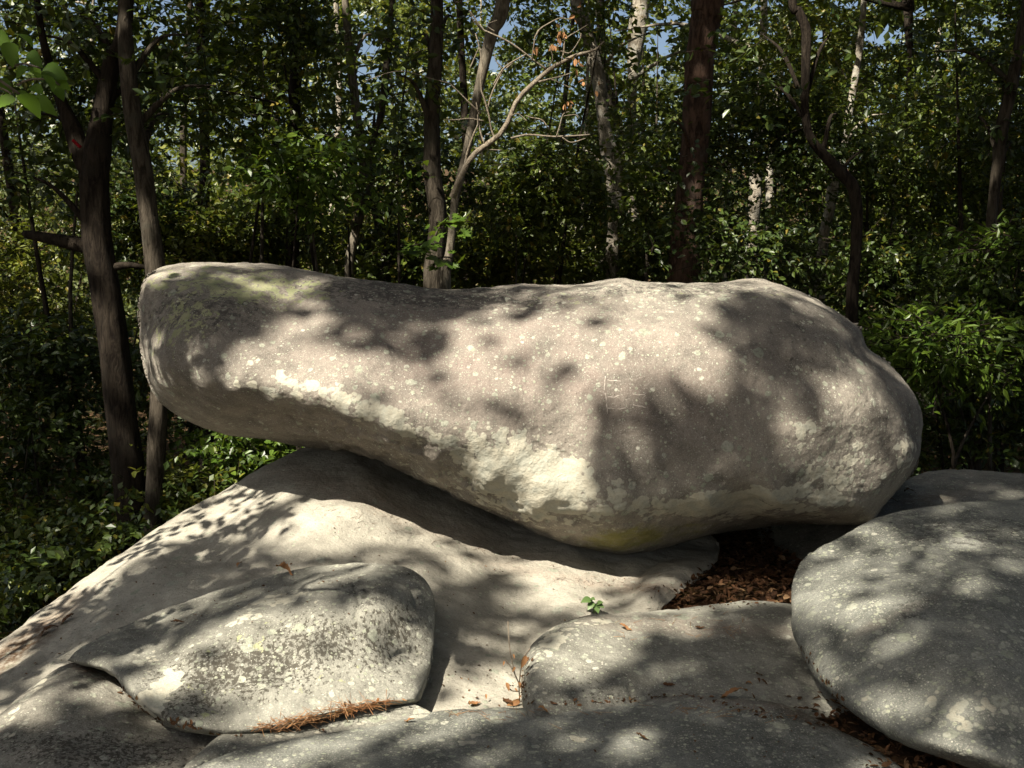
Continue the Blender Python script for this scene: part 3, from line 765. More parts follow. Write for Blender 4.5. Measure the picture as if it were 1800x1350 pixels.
LIT = [(860, 430, 11.2, .6), (1040, 440, 12.6, .7), (940, 330, 10.1, .5), (1290, 390, 9.4, .4), (690, 430, 10.2, .45), (1520, 480, 10.2, .5), (1600, 420, 14, .6), (1130, 320, 11.2, .5), (1440, 330, 11, .4), (240, 360, 10.8, .5), (440, 410, 11.2, .5), (60, 130, 3.1, .32), (10, 150, 3.1, .2), (100, 160, 3.1, .2), (1045, 100, 12, .22), (1062, 220, 12, .22), (1080, 300, 12, .25), (1080, 360, 12, .2), (1078, 440, 12, .22), (1075, 485, 12, .22), (770, 330, 8.6, .16), (765, 400, 8.6, .14), (768, 480, 8.6, .2), (808, 300, 8.3, .2), (845, 150, 8.3, .2), (830, 230, 8.3, .2),
       (870, 246, 8.1, .25), (900, 190, 8.1, .25), (945, 142, 8.1, .25), (1000, 104, 8.1, .25), (850, 120, 8.1, .3), (900, 80, 8.1, .25), (840, 200, 8.1, .2), (980, 238, 8.1, .25), (985, 60, 8.1, .2), (1462, 330, 13, .3), (1450, 420, 13, .25), (1500, 150, 13, .3), (1478, 280, 13, .2),
       (1328, 350, 15, .35), (1352, 320, 16, .3), (1366, 150, 16, .3), (1328, 410, 15, .3), (1122, 50, 17, .5), (1112, 110, 17, .3), (277, 790, 7.9, .16), (276, 835, 7.9, .12), (175, 390, 8.2, .13), (165, 310, 8.2, .13), (138, 250, 8.2, .15), (250, 60, 7.9, .1),
       (614, 455, 10.5, .2), (680, 470, 11.5, .2), (1208, 350, 10.3, .16), (1200, 440, 10.3, .2), (1236, 60, 10.3, .25), (1228, 130, 10.3, .2), (1216, 290, 10.3, .16), (560, 290, 8.6, .4), (480, 330, 8.6, .3), (60, 500, 11.5, .9), (900, 380, 12, .8), (1000, 410, 14, .9), (1150, 250, 11.4, .5), (1320, 160, 11.5, .4),
       (1660, 612, 8.6, .45), (1775, 455, 9, .3), (790, 400, 8, .3), (440, 800, 8.8, .35), (1640, 300, 11, .5), (90, 330, 17, 1.4), (600, 430, 12.5, .7), (1700, 180, 11, .4), (300, 150, 9.5, .3), (930, 210, 10, .35), (1480, 170, 11, .3), (1560, 330, 12, .4), (700, 250, 10, .3),
       (1018, 430, 17, .5), (340, 230, 16, 1.0), (680, 130, 11, .3), (1390, 380, 14, .4), (480, 200, 10, .35), (1745, 300, 9.6, .2), (420, 400, 12, .4), (380, 340, 17, 1.2), (720, 420, 18, 1.2), (870, 420, 20, 1.4), (1300, 330, 16, .6), (1250, 480, 16, .8)]
LITP = [(at(a, b_, c_), r_) for a, b_, c_, r_ in LIT]
def in_sunbeam(P, rng):
    # openings in the leaf cover through which the sun reaches these spots
    out = np.zeros(len(P), bool)
    for q, r_ in LITP:
        v = P - q
        t = -(v @ SUN_D)
        dd = np.linalg.norm(v + t[:, None] * SUN_D, axis=1)
        out |= (t > max(.35, r_ * 1.1)) & (dd < r_ * rng.uniform(.75, 1.25, len(P)))
    return out & (rng.random(len(P)) < .93)

OPEN = [(1328, 360, 15, 60, 15), (1352, 330, 9, 40, 16), (1464, 345, 14, 46, 13), (1448, 425, 11, 40, 13), (1080, 300, 17, 70, 12), (1078, 440, 14, 60, 12), (1048, 110, 14, 50, 12), (614, 450, 9, 40, 10.5), (677, 460, 9, 40, 11.5), (1203, 430, 28, 60, 10.5), (1216, 260, 24, 90, 10.5),
        (1505, 140, 8, 50, 13), (1122, 60, 18, 50, 17), (172, 400, 26, 150, 8.2), (268, 420, 18, 60, 7.9)]
def hides_trunk(P, rng):
    # little foliage grows right in front of the bare stems
    px, py, f = project(P)
    o = np.zeros(len(P), bool)
    for a, b_, rx, ry, Y in OPEN:
        o |= (np.hypot((px - a) / rx, (py - b_) / ry) < 1) & (P[:, 1] < Y) & (f > 0)
    return o & (rng.random(len(P)) < .82)

def clip_ok(P, rng, front=7.3):
    """Drop foliage that would hang in front of the rocks, and open the sky gaps."""
    px, py, f = project(P)
    low = (P[:, 1] < front) & (py > -40) & (px > -60) & (px < 1860)
    return ~(low | in_gap(P, rng) | in_sunbeam(P, rng) | hides_trunk(P, rng)) & (P[:, 2] > ground_z(P[:, 0], P[:, 1]) + .02)

def add_foliage(root, base, C, rad, ntw, L, mat, fine=False, twigs=True, per=7, flat=.55, name='foliage', tilt=.6, barkm=None, wide=.3):
    pos, ax, no, sz, a, b_ = sprays(rng, C, rad, ntw, L, per, flat, tilt=tilt)
    k = clip_ok(pos, rng)
    if not k.any(): return
    link(name, leaf_mesh(name, (pos - base)[k], ax[k], no[k], sz[k], mat, fine, wide), root, kind='stuff')
    if twigs:
        k = clip_ok(a, rng) & clip_ok(b_, rng)
        if k.any(): link('twigs', twig_mesh('twigs', (a - base)[k], (b_ - base)[k], L * .035 + .0015, barkm or B_DARK), root, kind='stuff')

def tree(name, label, cat, Y, path, bark, top=11.0, roof=(26, 1.0, L_MID), low=(), low_mat=L_MID, limbs=(), sides=14, lean=(0, 0), group='trees standing behind the boulders'):
    P, wr = path_to_world(path, Y)
    o = np.argsort(-P[:, 2]); P, wr = P[o], wr[o]
    gz = float(ground_z(P[-1, 0], P[-1, 1]))
    if P[-1, 2] > gz:
        n = max(1, int((P[-1, 2] - gz) / 1.0))
        for i in range(1, n + 1):
            q = P[-1].copy(); q[2] = P[-1, 2] + (gz - .1 - P[-1, 2]) / (n - i + 1)
            P = np.vstack([P, q]); wr = np.r_[wr, wr[-1] * (1.04 if i < n else 1.35)]
    if top > P[0, 2] + .5:
        d = P[0] - P[min(2, len(P) - 1)]; d = d / max(abs(d[2]), .3) * .35
        for f in (.35, .7, 1.0):
            q = P[0] + (top - P[0, 2]) * 0
        z0, p0, w0 = P[0, 2], P[0].copy(), wr[0]
        ext, ew = [], []
        for f in (1.0, .7, .35):
            dz = (top - z0) * f
            ext.append([p0[0] + d[0] * dz * .5 + lean[0] * f, p0[1] + d[1] * dz * .3 + lean[1] * f, z0 + dz]); ew.append(w0 * (1 - .75 * f))
        P = np.vstack([ext, P]); wr = np.r_[ew, wr]
    base = np.array([P[-1, 0], P[-1, 1], gz])
    root = thing(name, base, label, cat, group)
    C = catmull(np.c_[P, wr], 70)
    V, F = tube(C[:, :3], C[:, 3], sides, .14, int(abs(path[0][0])))
    link('trunk', mesh_np('trunk', V - base, F, bark), root)
    for li, lb in enumerate(limbs):
        Q, lw = path_to_world(lb, Y)
        limb_obj(root, base, Q, lw, bark, 8, 'limb', 24, seed=li)
    # limbs of the crown above
    if roof:
        ncl, spread, rm = roof
        apex = C[C[:, 2] > top * .55][:, :3] if (C[:, 2] > top * .55).any() else C[:6, :3]
        cen = []
        for i in range(max(4, ncl // 4)):
            s = apex[rng.integers(len(apex))]
            a = rng.random() * 6.283
            ln = rng.uniform(1.2, 2.6) * spread
            e = s + np.array([math.cos(a) * ln, math.sin(a) * ln, rng.uniform(.2, 1.3)])
            mid = (s + e) / 2 + [0, 0, .25]
            limb_obj(root, base, np.array([s, mid, e]), np.array([.045, .03, .008]), bark, 5, 'limb', 8)
            for t in (.45, .7, .9, 1.05):
                cen.append(s + (e - s) * t + rng.normal(size=3) * .35 * spread)
        cen = np.array(cen)
        add_foliage(root, base, cen, .75 * spread, 9, .17, rm, twigs=False, name='crown')
    if len(low):
        cen, rad = [], []
        for (cx, cy, dy, rm_) in low:
            e = at(cx, cy, Y + dy)
            cen.append(e); rad.append(rm_)
            j = int(np.argmin(np.abs(C[:, 2] - max(e[2] - .35, gz + .5))))
            s = C[j, :3]
            if np.linalg.norm(e - s) > .25 and np.linalg.norm(e - s) < 3.5:
                limb_obj(root, base, np.array([s, (s + e) / 2 + [0, 0, .12], e]), np.array([min(.035, C[j, 3] * .6), .016, .005]), bark, 5, 'limb', 9)
        add_foliage(root, base, np.array(cen), np.array(rad), 34, .085, low_mat, fine=True, barkm=bark)
    return root, base

T = {}
T['fork'] = tree('forked_tree', 'dark forked tree at left with red paint below its fork and a broken stub', 'tree', 8.2,
     [(222, 0, 26), (196, 110, 28), (180, 200, 34), (172, 262, 48), (165, 330, 50), (172, 430, 50), (188, 520, 48), (203, 640, 52), (218, 760, 54), (232, 880, 58), (240, 960, 62)], B_DARK, 10.5,
     limbs=[[(158, 300, 40), (140, 262, 36), (128, 225, 30), (108, 180, 20), (88, 120, 15), (70, 40, 12), (60, -60, 9)], [(168, 436, 30), (130, 428, 26), (90, 420, 20), (48, 412, 15), (40, 409, 8)],
            [(196, 470, 16), (225, 466, 12), (260, 470, 7)]],
     low=[(60, 60, -.2, .5), (120, 30, .3, .6), (250, 50, .3, .5), (40, 200, .2, .5), (300, 130, .4, .5), (20, 300, 0, .35), (180, 60, .6, .5)], low_mat=L_DARK)
T['slim'] = tree('slender_tree', 'slender grey tree with a knot, rising behind the blunt left end of the boulder', 'tree', 7.9,
     [(216, -20, 20), (222, 90, 26), (232, 190, 32), (250, 290, 33), (262, 380, 33), (272, 460, 34), (280, 560, 33), (281, 680, 30), (276, 780, 31), (270, 880, 31), (266, 960, 34)], B_GREY, 10,
     low=[(330, 60, .3, .5), (380, 150, .2, .5), (300, 200, .5, .4)], low_mat=L_DARK)
T['c'] = tree('dark_slim_tree', 'thin dark straight tree, first one to the right of the slender grey tree', 'tree', 12,
     [(352, -20, 15), (354, 120, 16), (360, 250, 17), (359, 370, 18), (358, 480, 19), (362, 640, 20), (364, 800, 22)], B_DARK, 9, low=[(400, 120, 0, .7), (440, 40, .5, .7), (330, 330, .3, .5)], low_mat=L_DARK)
T['d'] = tree('dark_tree', 'dark straight tree rising above the left hump of the boulder', 'tree', 11,
     [(518, -20, 18), (520, 100, 20), (516, 240, 22), (515, 360, 22), (514, 480, 24)], B_DARK, 9.5, low=[(560, 260, -.8, .5), (480, 240, -.5, .5), (560, 60, .4, .7), (450, 320, 0, .5)], low_mat=L_MID)
T['e'] = tree('bent_tree', 'thin bent tree with a pale foot above the low middle of the boulder', 'tree', 10.5,
     [(606, -20, 11), (610, 50, 13), (620, 140, 15), (632, 240, 15), (641, 310, 16), (634, 370, 16), (622, 420, 15), (614, 490, 16)], B_LIGHT, 9,
     limbs=[[(636, 345, 9), (622, 310, 6), (606, 285, 4), (590, 262, 3)]], low=[(600, 300, -.9, .45), (560, 330, -1, .4), (660, 60, .2, .6)], low_mat=L_MID)
T['f'] = tree('crooked_tree', 'thin crooked tree immediately right of the thin bent tree with pale foot', 'tree', 11.5,
     [(690, -20, 10), (680, 110, 12), (668, 210, 12), (650, 270, 13), (655, 340, 16), (668, 400, 18), (680, 490, 20)], B_GREY, 9,
     limbs=[[(664, 335, 9), (690, 320, 7), (720, 300, 5), (748, 292, 4)]], low=[(700, 150, .3, .7), (660, 200, .5, .6)], low_mat=L_DARK)
T['g'] = tree('grey_tree', 'grey tree with rough bark in the middle, left stem of a close pair', 'tree', 8.6,
     [(768, -20, 22), (766, 90, 24), (760, 200, 26), (760, 300, 30), (769, 380, 31), (766, 440, 32), (762, 510, 38)], B_GREY, 10.5,
     low=[(740, 60, .2, .5), (800, 30, .5, .5), (700, 130, -.3, .4)], low_mat=L_DARK)
T['h'] = tree('leaning_tree', 'slim tree leaning right in the middle, bearing the bare pale branch', 'tree', 8.3,
     [(888, -40, 24), (864, 60, 21), (843, 150, 17), (827, 230, 14), (815, 290, 14), (802, 340, 14), (797, 380, 14), (791, 440, 15), (782, 510, 20)], B_LIGHT, 10, roof=(20, 1.0, L_DARK))
T['i'] = tree('pale_tree', 'pale blotchy tree between the bare branch and the thick pine', 'tree', 12,
     [(1012, -20, 22), (1026, 40, 22), (1040, 90, 24), (1054, 150, 24), (1062, 220, 22), (1076, 290, 32), (1084, 360, 26), (1078, 420, 24), (1074, 510, 24)], B_PALE, 11,
     limbs=[[(1078, 440, 9), (1062, 455, 7), (1046, 468, 5)]], low=[(1000, 260, 0, .6), (1120, 260, .3, .6), (1020, 330, .2, .5), (1130, 350, -.3, .5)], low_mat=L_MID)
T['i2'] = tree('pale_slim_tree', 'slim reddish stem close beside the pale blotchy tree, on its right', 'tree', 15,
     [(1055, -20, 15), (1056, 40, 15), (1060, 120, 14), (1085, 210, 14), (1095, 300, 14), (1092, 420, 14), (1100, 510, 15)], B_GREY, 10)
T['j'] = tree('thick_pale_tree', 'thick pale stem forking near the top of the view, left of the pine', 'tree', 17,
     [(1128, -20, 26), (1122, 40, 32), (1116, 90, 27), (1112, 140, 18), (1110, 220, 16), (1112, 350, 16), (1112, 510, 18)], B_PALE, 11, low=[(1140, 200, 0, .9), (1090, 170, 0, .8)])
T['pine'] = tree('thick_pine', 'thick straight pine with reddish scaly bark, the stoutest trunk in the view', 'tree', 10.5,
     [(1246, -40, 54), (1238, 40, 52), (1230, 120, 48), (1224, 220, 47), (1216, 310, 48), (1207, 400, 52), (1200, 500, 58)], B_PINE, 12,
     limbs=[[(1238, 290, 6), (1262, 296, 5), (1276, 284, 3)], [(1240, 190, 5), (1246, 196, 5), (1210, 180, 3)]], low=[(1180, 210, -.5, .5), (1160, 290, -.6, .5)], low_mat=L_DARK, sides=20)
T['k'] = tree('pale_pole', 'thin pale trunk just right of the thick pine', 'tree', 16,
     [(1398, -20, 9), (1388, 60, 10), (1368, 150, 11), (1360, 230, 12), (1352, 300, 14), (1354, 360, 15), (1348, 420, 15), (1346, 520, 16)], B_PALE, 10, low=[(1330, 160, 0, .9), (1300, 80, 0, .8)])
T['k2'] = tree('pale_stump', 'short pale trunk standing left of the thin pale trunk, dark behind', 'tree', 15,
     [(1340, 120, 14), (1334, 220, 16), (1328, 330, 22), (1324, 400, 20), (1320, 520, 20)], B_PALE, 8)
T['curve'] = tree('crooked_dark_tree', 'black crooked tree that swings in an s-bend right of the pine', 'tree', 8.8,
     [(1390, -30, 13), (1404, 20, 15), (1418, 60, 16), (1416, 130, 15), (1415, 195, 14), (1424, 240, 15), (1448, 272, 18), (1476, 302, 20), (1500, 330, 21), (1507, 380, 19), (1506, 440, 19), (1496, 540, 22)], B_DARK, 9.5,
     limbs=[[(1478, 300, 7), (1495, 280, 5), (1518, 262, 3)]], low=[(1340, 60, .2, .5), (1460, 60, .2, .5), (1330, 150, .3, .5), (1470, 200, .2, .45)], low_mat=L_DARK)
T['l'] = tree('pale_leaning_tree', 'pale grey trunk leaning right behind the black crooked tree', 'tree', 13,
     [(1520, -20, 9), (1514, 60, 11), (1506, 120, 12), (1494, 190, 12), (1484, 250, 14), (1466, 320, 20), (1458, 370, 18), (1448, 420, 18), (1440, 520, 20)], B_PALE, 10,
     limbs=[[(1472, 300, 7), (1492, 275, 5), (1512, 262, 4)]], low=[(1560, 200, 0, .7), (1580, 280, 0, .6)])
T['m'] = tree('right_slim_tree', 'tall slim dark tree nearest the right edge of the photo', 'tree', 9.6,
     [(1806, -20, 15), (1796, 50, 16), (1778, 150, 20), (1762, 220, 20), (1752, 300, 19), (1742, 390, 18), (1734, 460, 18), (1726, 560, 20), (1716, 700, 22)], B_GREY, 10,
     low=[(1750, 120, .2, .6), (1700, 200, .2, .6), (1790, 250, .3, .5), (1640, 90, .4, .6)], low_mat=L_DARK)
T['n'] = tree('thin_dark_tree', 'thin dark stem rising above the round right shoulder of the boulder', 'tree', 12,
     [(1600, 60, 8), (1596, 180, 9), (1594, 300, 10), (1596, 420, 10), (1592, 560, 12)], B_DARK, 7, low=[(1600, 200, 0, .7), (1620, 300, 0, .7), (1650, 380, 0, .6), (1560, 420, 0, .5)], low_mat=L_MID)
T['o'] = tree('pale_thin_stem', 'thin pale stem far back, low above the centre of the boulder', 'tree', 17,
     [(1030, 250, 8), (1022, 330, 12), (1018, 400, 16), (1012, 510, 20)], B_PALE, 7, low=[(960, 340, 0, .8)], low_mat=L_YEL)

# red paint on the forked tree
P_, w_ = path_to_world([(128, 246, 4), (134, 252, 4), (142, 259, 4)], 8.2 - .165)
b = NB('red_paint'); M_RED = b.done(b.bsdf((.20, .006, .010), .8, .1).outputs[0])
V, F = tube(catmull(P_, 8), .013, 8, .2, 3)
link('paint_mark', mesh_np('paint_mark', V - T['fork'][1], F, M_RED), T['fork'][0])

# bare branch with dry leaves, on the leaning tree
root, base = T['h']
def bare(path, Y=8.1, name='bare_branch', n=20, sides=6):
    P, wr = path_to_world(path, Y)
    wr = wr * .78
    P = P + .006 * rng.normal(size=P.shape)
    return limb_obj(root, base, P, wr, B_BARE, sides, name, n, .1)
bare([(796, 345, 16), (812, 300, 13), (832, 272, 12), (868, 246, 12), (886, 226, 11), (900, 190, 10), (916, 166, 10), (944, 142, 10), (962, 122, 9), (985, 108, 9), (1015, 98, 8), (1045, 88, 5), (1062, 72, 3)])
for k, pth in enumerate([
    [(960, 122, 6), (945, 108, 4), (925, 96, 4), (900, 78, 4), (872, 60, 4), (846, 50, 4), (826, 22, 3)],
    [(850, 52, 4), (832, 36, 3), (825, 18, 2)], [(935, 105, 4), (936, 80, 4), (946, 56, 4), (958, 42, 3), (985, 32, 2), (1005, 36, 1.5)],
    [(990, 106, 4), (990, 84, 4), (992, 62, 3), (988, 50, 2)], [(900, 128, 0), (904, 108, 3), (890, 120, 4)][1:], [(868, 150, 4), (882, 122, 4), (900, 108, 4), (924, 94, 3)],
    [(872, 246, 6), (866, 230, 4), (858, 200, 4), (850, 172, 4), (844, 148, 3), (852, 120, 3), (840, 84, 3), (836, 60, 2)], [(856, 196, 4), (866, 160, 4), (884, 122, 3)],
    [(848, 200, 4), (832, 188, 4), (812, 170, 3), (790, 150, 3), (760, 140, 2), (700, 128, 2), (640, 142, 1.5)], [(850, 212, 4), (826, 210, 3), (800, 212, 3), (780, 208, 2)],
    [(895, 243, 5), (930, 240, 5), (965, 242, 4), (990, 238, 4), (1020, 240, 3), (1040, 236, 2)], [(980, 240, 4), (984, 222, 3), (990, 204, 2.5), (1000, 196, 2)], [(988, 240, 3), (1004, 248, 3), (1030, 246, 2)],
    [(964, 226, 3), (950, 212, 3), (936, 206, 2.5), (924, 204, 2)], [(945, 142, 5), (962, 140, 4), (985, 134, 3), (1008, 130, 2)], [(968, 138, 3), (985, 146, 2.5), (1004, 156, 2)],
    [(976, 82, 3), (1000, 66, 3), (1020, 52, 2), (1034, 44, 1.5)], [(985, 90, 3), (1004, 92, 2.5), (1018, 66, 2), (1022, 56, 1.5)], [(850, 252, 4), (846, 228, 4), (842, 196, 3)], [(870, 56, 3), (856, 44, 2), (874, 34, 2)],
    [(900, 206, 3), (912, 200, 2), (926, 210, 2)], [(818, 300, 6), (822, 270, 5), (832, 240, 4), (840, 215, 3), (838, 180, 2)], [(990, 204, 2), (1010, 200, 2), (1018, 206, 1.5)], [(884, 120, 3), (872, 106, 2), (868, 96, 1.5)],
    [(836, 260, 4), (860, 262, 3), (880, 266, 2)], [(826, 120, 3), (836, 100, 3), (842, 84, 2)], [(968, 116, 3), (972, 100, 2), (966, 80, 2)]]):
    bare(pth, 8.1 + .03 * math.sin(k * 2.1), 'bare_twig', 12, 5)
lvf = leaf_mesh('leaf', np.zeros((1, 3)), np.array([[0, 0, -1.0]]), np.array([[0.25, -1, .1]]), np.array([.055]), L_ORANGE, True, .26)
for (cx, cy, n) in [(983, 56, 4), (992, 60, 3), (971, 84, 4), (977, 78, 2), (1011, 112, 5), (998, 190, 5), (1003, 182, 2), (941, 90, 3), (1010, 34, 2), (1018, 14, 2), (1024, 148, 2), (1050, 152, 2)]:
    for i in range(n):
        o = link('leaf', lvf, root)
        q = at(cx + rng.normal() * 3.5, cy + rng.normal() * 5 - 4, 8.08 + rng.normal() * .02) - base
        o.location = q
        o.rotation_euler = (rng.normal() * .5, rng.normal() * .6, rng.random() * 6.28)
        o.scale = [rng.uniform(.7, 1.25)] * 3

# ------------------------------------------------------------------ understory trees and shrubs
def shrub(name, label, cat, px, py, Y, rx, rz, ncl, L, mat, fine=True, ntw=26, group='shrubs and young trees in the forest behind the boulders', stems=5, wide=.3, flat=.55, tilt=.6):
    c = at(px, py, Y)
    gz = float(ground_z(c[0], c[1]))
    base = np.array([c[0], c[1], gz])
    root = thing(name, base, label, cat, group)
    q = unit(rng.normal(size=(ncl, 3))) * rng.random((ncl, 1)) ** .5
    C = c + q * [rx, rx * .7, rz]
    C[:, 2] = np.maximum(C[:, 2], gz + .15)
    for i in range(stems):
        e = C[rng.integers(ncl)]
        m = base + (e - base) * .5 + [rng.normal() * .12, rng.normal() * .12, 0]
        h = max(e[2] - gz, .4)
        limb_obj(root, base, np.array([base + [rng.normal() * .05, rng.normal() * .05, -.05], m, e]), np.array([.012 + h * .006, .010 + h * .003, .004]), B_GREY if i % 2 else B_DARK, 5, 'stem', 10)
    add_foliage(root, base, C, .22 + .28 * min(rx, 1.4), ntw, L, mat, fine=fine, name='leaves', twigs=fine, wide=wide, flat=flat, tilt=tilt)
    return root, base

SH = [
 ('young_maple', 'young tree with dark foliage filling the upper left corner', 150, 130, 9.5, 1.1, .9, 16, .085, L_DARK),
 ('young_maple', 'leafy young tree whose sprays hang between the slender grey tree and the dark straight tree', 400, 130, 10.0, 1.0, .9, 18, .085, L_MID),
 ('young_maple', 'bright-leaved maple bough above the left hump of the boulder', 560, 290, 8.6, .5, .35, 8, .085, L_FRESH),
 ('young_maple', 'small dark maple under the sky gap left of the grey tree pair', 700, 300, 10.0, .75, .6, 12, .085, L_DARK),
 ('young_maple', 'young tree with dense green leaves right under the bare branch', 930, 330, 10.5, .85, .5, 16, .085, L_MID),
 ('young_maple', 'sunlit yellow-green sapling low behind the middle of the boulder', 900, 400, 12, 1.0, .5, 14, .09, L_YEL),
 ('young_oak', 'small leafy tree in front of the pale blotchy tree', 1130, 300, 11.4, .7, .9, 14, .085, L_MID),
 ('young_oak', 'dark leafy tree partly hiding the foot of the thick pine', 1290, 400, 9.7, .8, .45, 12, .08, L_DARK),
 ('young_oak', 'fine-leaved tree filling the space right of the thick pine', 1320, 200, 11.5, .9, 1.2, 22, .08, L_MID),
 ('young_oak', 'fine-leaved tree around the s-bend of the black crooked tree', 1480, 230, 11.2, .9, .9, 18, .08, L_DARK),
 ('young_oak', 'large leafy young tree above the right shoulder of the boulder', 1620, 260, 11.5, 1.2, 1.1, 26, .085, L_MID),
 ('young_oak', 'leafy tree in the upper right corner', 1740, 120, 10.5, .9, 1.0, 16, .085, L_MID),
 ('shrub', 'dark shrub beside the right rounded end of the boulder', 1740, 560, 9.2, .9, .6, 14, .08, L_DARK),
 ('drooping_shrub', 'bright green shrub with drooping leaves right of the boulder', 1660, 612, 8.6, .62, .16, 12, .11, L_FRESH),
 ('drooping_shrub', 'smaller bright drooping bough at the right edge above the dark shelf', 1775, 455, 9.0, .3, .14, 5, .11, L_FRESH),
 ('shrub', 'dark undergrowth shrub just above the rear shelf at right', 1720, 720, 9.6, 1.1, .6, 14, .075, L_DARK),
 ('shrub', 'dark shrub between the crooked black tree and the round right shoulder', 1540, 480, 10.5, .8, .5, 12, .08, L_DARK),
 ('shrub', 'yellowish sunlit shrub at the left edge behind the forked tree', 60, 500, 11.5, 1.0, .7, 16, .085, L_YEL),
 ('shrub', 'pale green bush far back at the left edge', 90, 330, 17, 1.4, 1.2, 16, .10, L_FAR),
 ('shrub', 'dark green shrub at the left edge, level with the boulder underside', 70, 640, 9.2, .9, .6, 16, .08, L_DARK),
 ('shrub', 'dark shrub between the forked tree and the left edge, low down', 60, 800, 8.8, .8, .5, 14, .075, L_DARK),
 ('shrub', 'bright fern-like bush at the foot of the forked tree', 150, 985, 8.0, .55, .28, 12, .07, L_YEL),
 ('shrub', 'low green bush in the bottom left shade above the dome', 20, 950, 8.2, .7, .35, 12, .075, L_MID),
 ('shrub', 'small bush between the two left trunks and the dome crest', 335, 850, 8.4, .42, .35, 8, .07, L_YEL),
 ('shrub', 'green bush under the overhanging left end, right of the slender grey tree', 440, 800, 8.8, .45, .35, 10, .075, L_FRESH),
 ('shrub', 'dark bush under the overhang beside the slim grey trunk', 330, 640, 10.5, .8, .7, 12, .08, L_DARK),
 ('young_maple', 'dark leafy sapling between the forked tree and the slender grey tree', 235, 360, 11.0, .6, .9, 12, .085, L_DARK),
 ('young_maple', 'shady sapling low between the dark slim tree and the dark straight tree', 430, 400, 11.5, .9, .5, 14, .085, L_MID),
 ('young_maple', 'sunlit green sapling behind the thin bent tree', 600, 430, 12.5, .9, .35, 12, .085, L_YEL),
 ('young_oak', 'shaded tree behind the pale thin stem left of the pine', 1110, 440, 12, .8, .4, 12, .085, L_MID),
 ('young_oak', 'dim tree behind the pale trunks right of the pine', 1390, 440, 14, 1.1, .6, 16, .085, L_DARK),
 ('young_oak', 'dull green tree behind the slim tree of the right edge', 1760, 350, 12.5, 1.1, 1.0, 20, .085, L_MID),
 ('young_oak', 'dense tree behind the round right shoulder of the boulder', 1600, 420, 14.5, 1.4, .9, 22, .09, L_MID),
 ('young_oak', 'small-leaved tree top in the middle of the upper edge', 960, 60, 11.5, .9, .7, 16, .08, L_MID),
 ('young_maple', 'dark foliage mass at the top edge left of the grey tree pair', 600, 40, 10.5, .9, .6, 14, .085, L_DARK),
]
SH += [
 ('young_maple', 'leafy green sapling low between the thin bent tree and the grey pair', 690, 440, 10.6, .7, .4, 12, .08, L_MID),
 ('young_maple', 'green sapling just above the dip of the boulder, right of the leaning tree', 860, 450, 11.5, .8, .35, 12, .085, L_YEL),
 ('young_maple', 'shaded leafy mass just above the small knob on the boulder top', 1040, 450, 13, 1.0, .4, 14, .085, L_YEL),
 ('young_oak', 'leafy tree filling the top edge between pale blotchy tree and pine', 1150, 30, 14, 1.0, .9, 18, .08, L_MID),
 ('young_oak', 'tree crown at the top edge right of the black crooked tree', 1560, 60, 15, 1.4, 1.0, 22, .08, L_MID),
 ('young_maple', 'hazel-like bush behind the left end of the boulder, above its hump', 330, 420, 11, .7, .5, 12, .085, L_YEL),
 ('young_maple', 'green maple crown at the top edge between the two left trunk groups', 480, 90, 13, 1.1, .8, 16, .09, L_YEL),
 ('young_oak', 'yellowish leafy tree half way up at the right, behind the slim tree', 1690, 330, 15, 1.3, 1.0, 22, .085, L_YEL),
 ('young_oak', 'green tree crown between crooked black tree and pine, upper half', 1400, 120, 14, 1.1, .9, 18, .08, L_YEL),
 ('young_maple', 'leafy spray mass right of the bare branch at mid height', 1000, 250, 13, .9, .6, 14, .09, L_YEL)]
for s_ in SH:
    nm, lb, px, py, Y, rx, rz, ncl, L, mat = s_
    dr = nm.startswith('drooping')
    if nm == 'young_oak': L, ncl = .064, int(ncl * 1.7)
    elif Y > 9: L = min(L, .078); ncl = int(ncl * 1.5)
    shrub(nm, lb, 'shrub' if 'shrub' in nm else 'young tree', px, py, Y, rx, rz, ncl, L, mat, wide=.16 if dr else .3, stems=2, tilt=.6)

# farther trees: fill of the wood, one thing each
far = [(30, 15, 1.0), (210, 19, .9), (330, 16, 1.0), (450, 22, 1.1), (570, 17, 1.0), (690, 21, 1.1), (800, 16, 1.0), (880, 24, 1.1), (985, 19, 1.0), (1160, 22, 1.0), (1290, 18, 1.0), (1420, 20, 1.1),
       (1510, 24, 1.1), (1620, 19, 1.0), (1720, 22, 1.1), (1800, 17, 1.0), (-60, 22, 1.0), (1870, 23, 1.0)]
where = ['left edge', 'forked tree', 'slender grey tree', 'dark slim tree', 'dark straight tree', 'crooked thin tree', 'grey rough-barked tree', 'bare branch', 'pale blotchy tree', 'pine on its left', 'pine on its right', 'black crooked tree',
         'pale leaning trunk', 'thin dark stem', 'right edge tree', 'upper right corner', 'left edge shrubs', 'extreme right edge']
kinds = ['young spindly tree', 'dense green tree', 'pale-barked tree', 'loose-crowned tree']
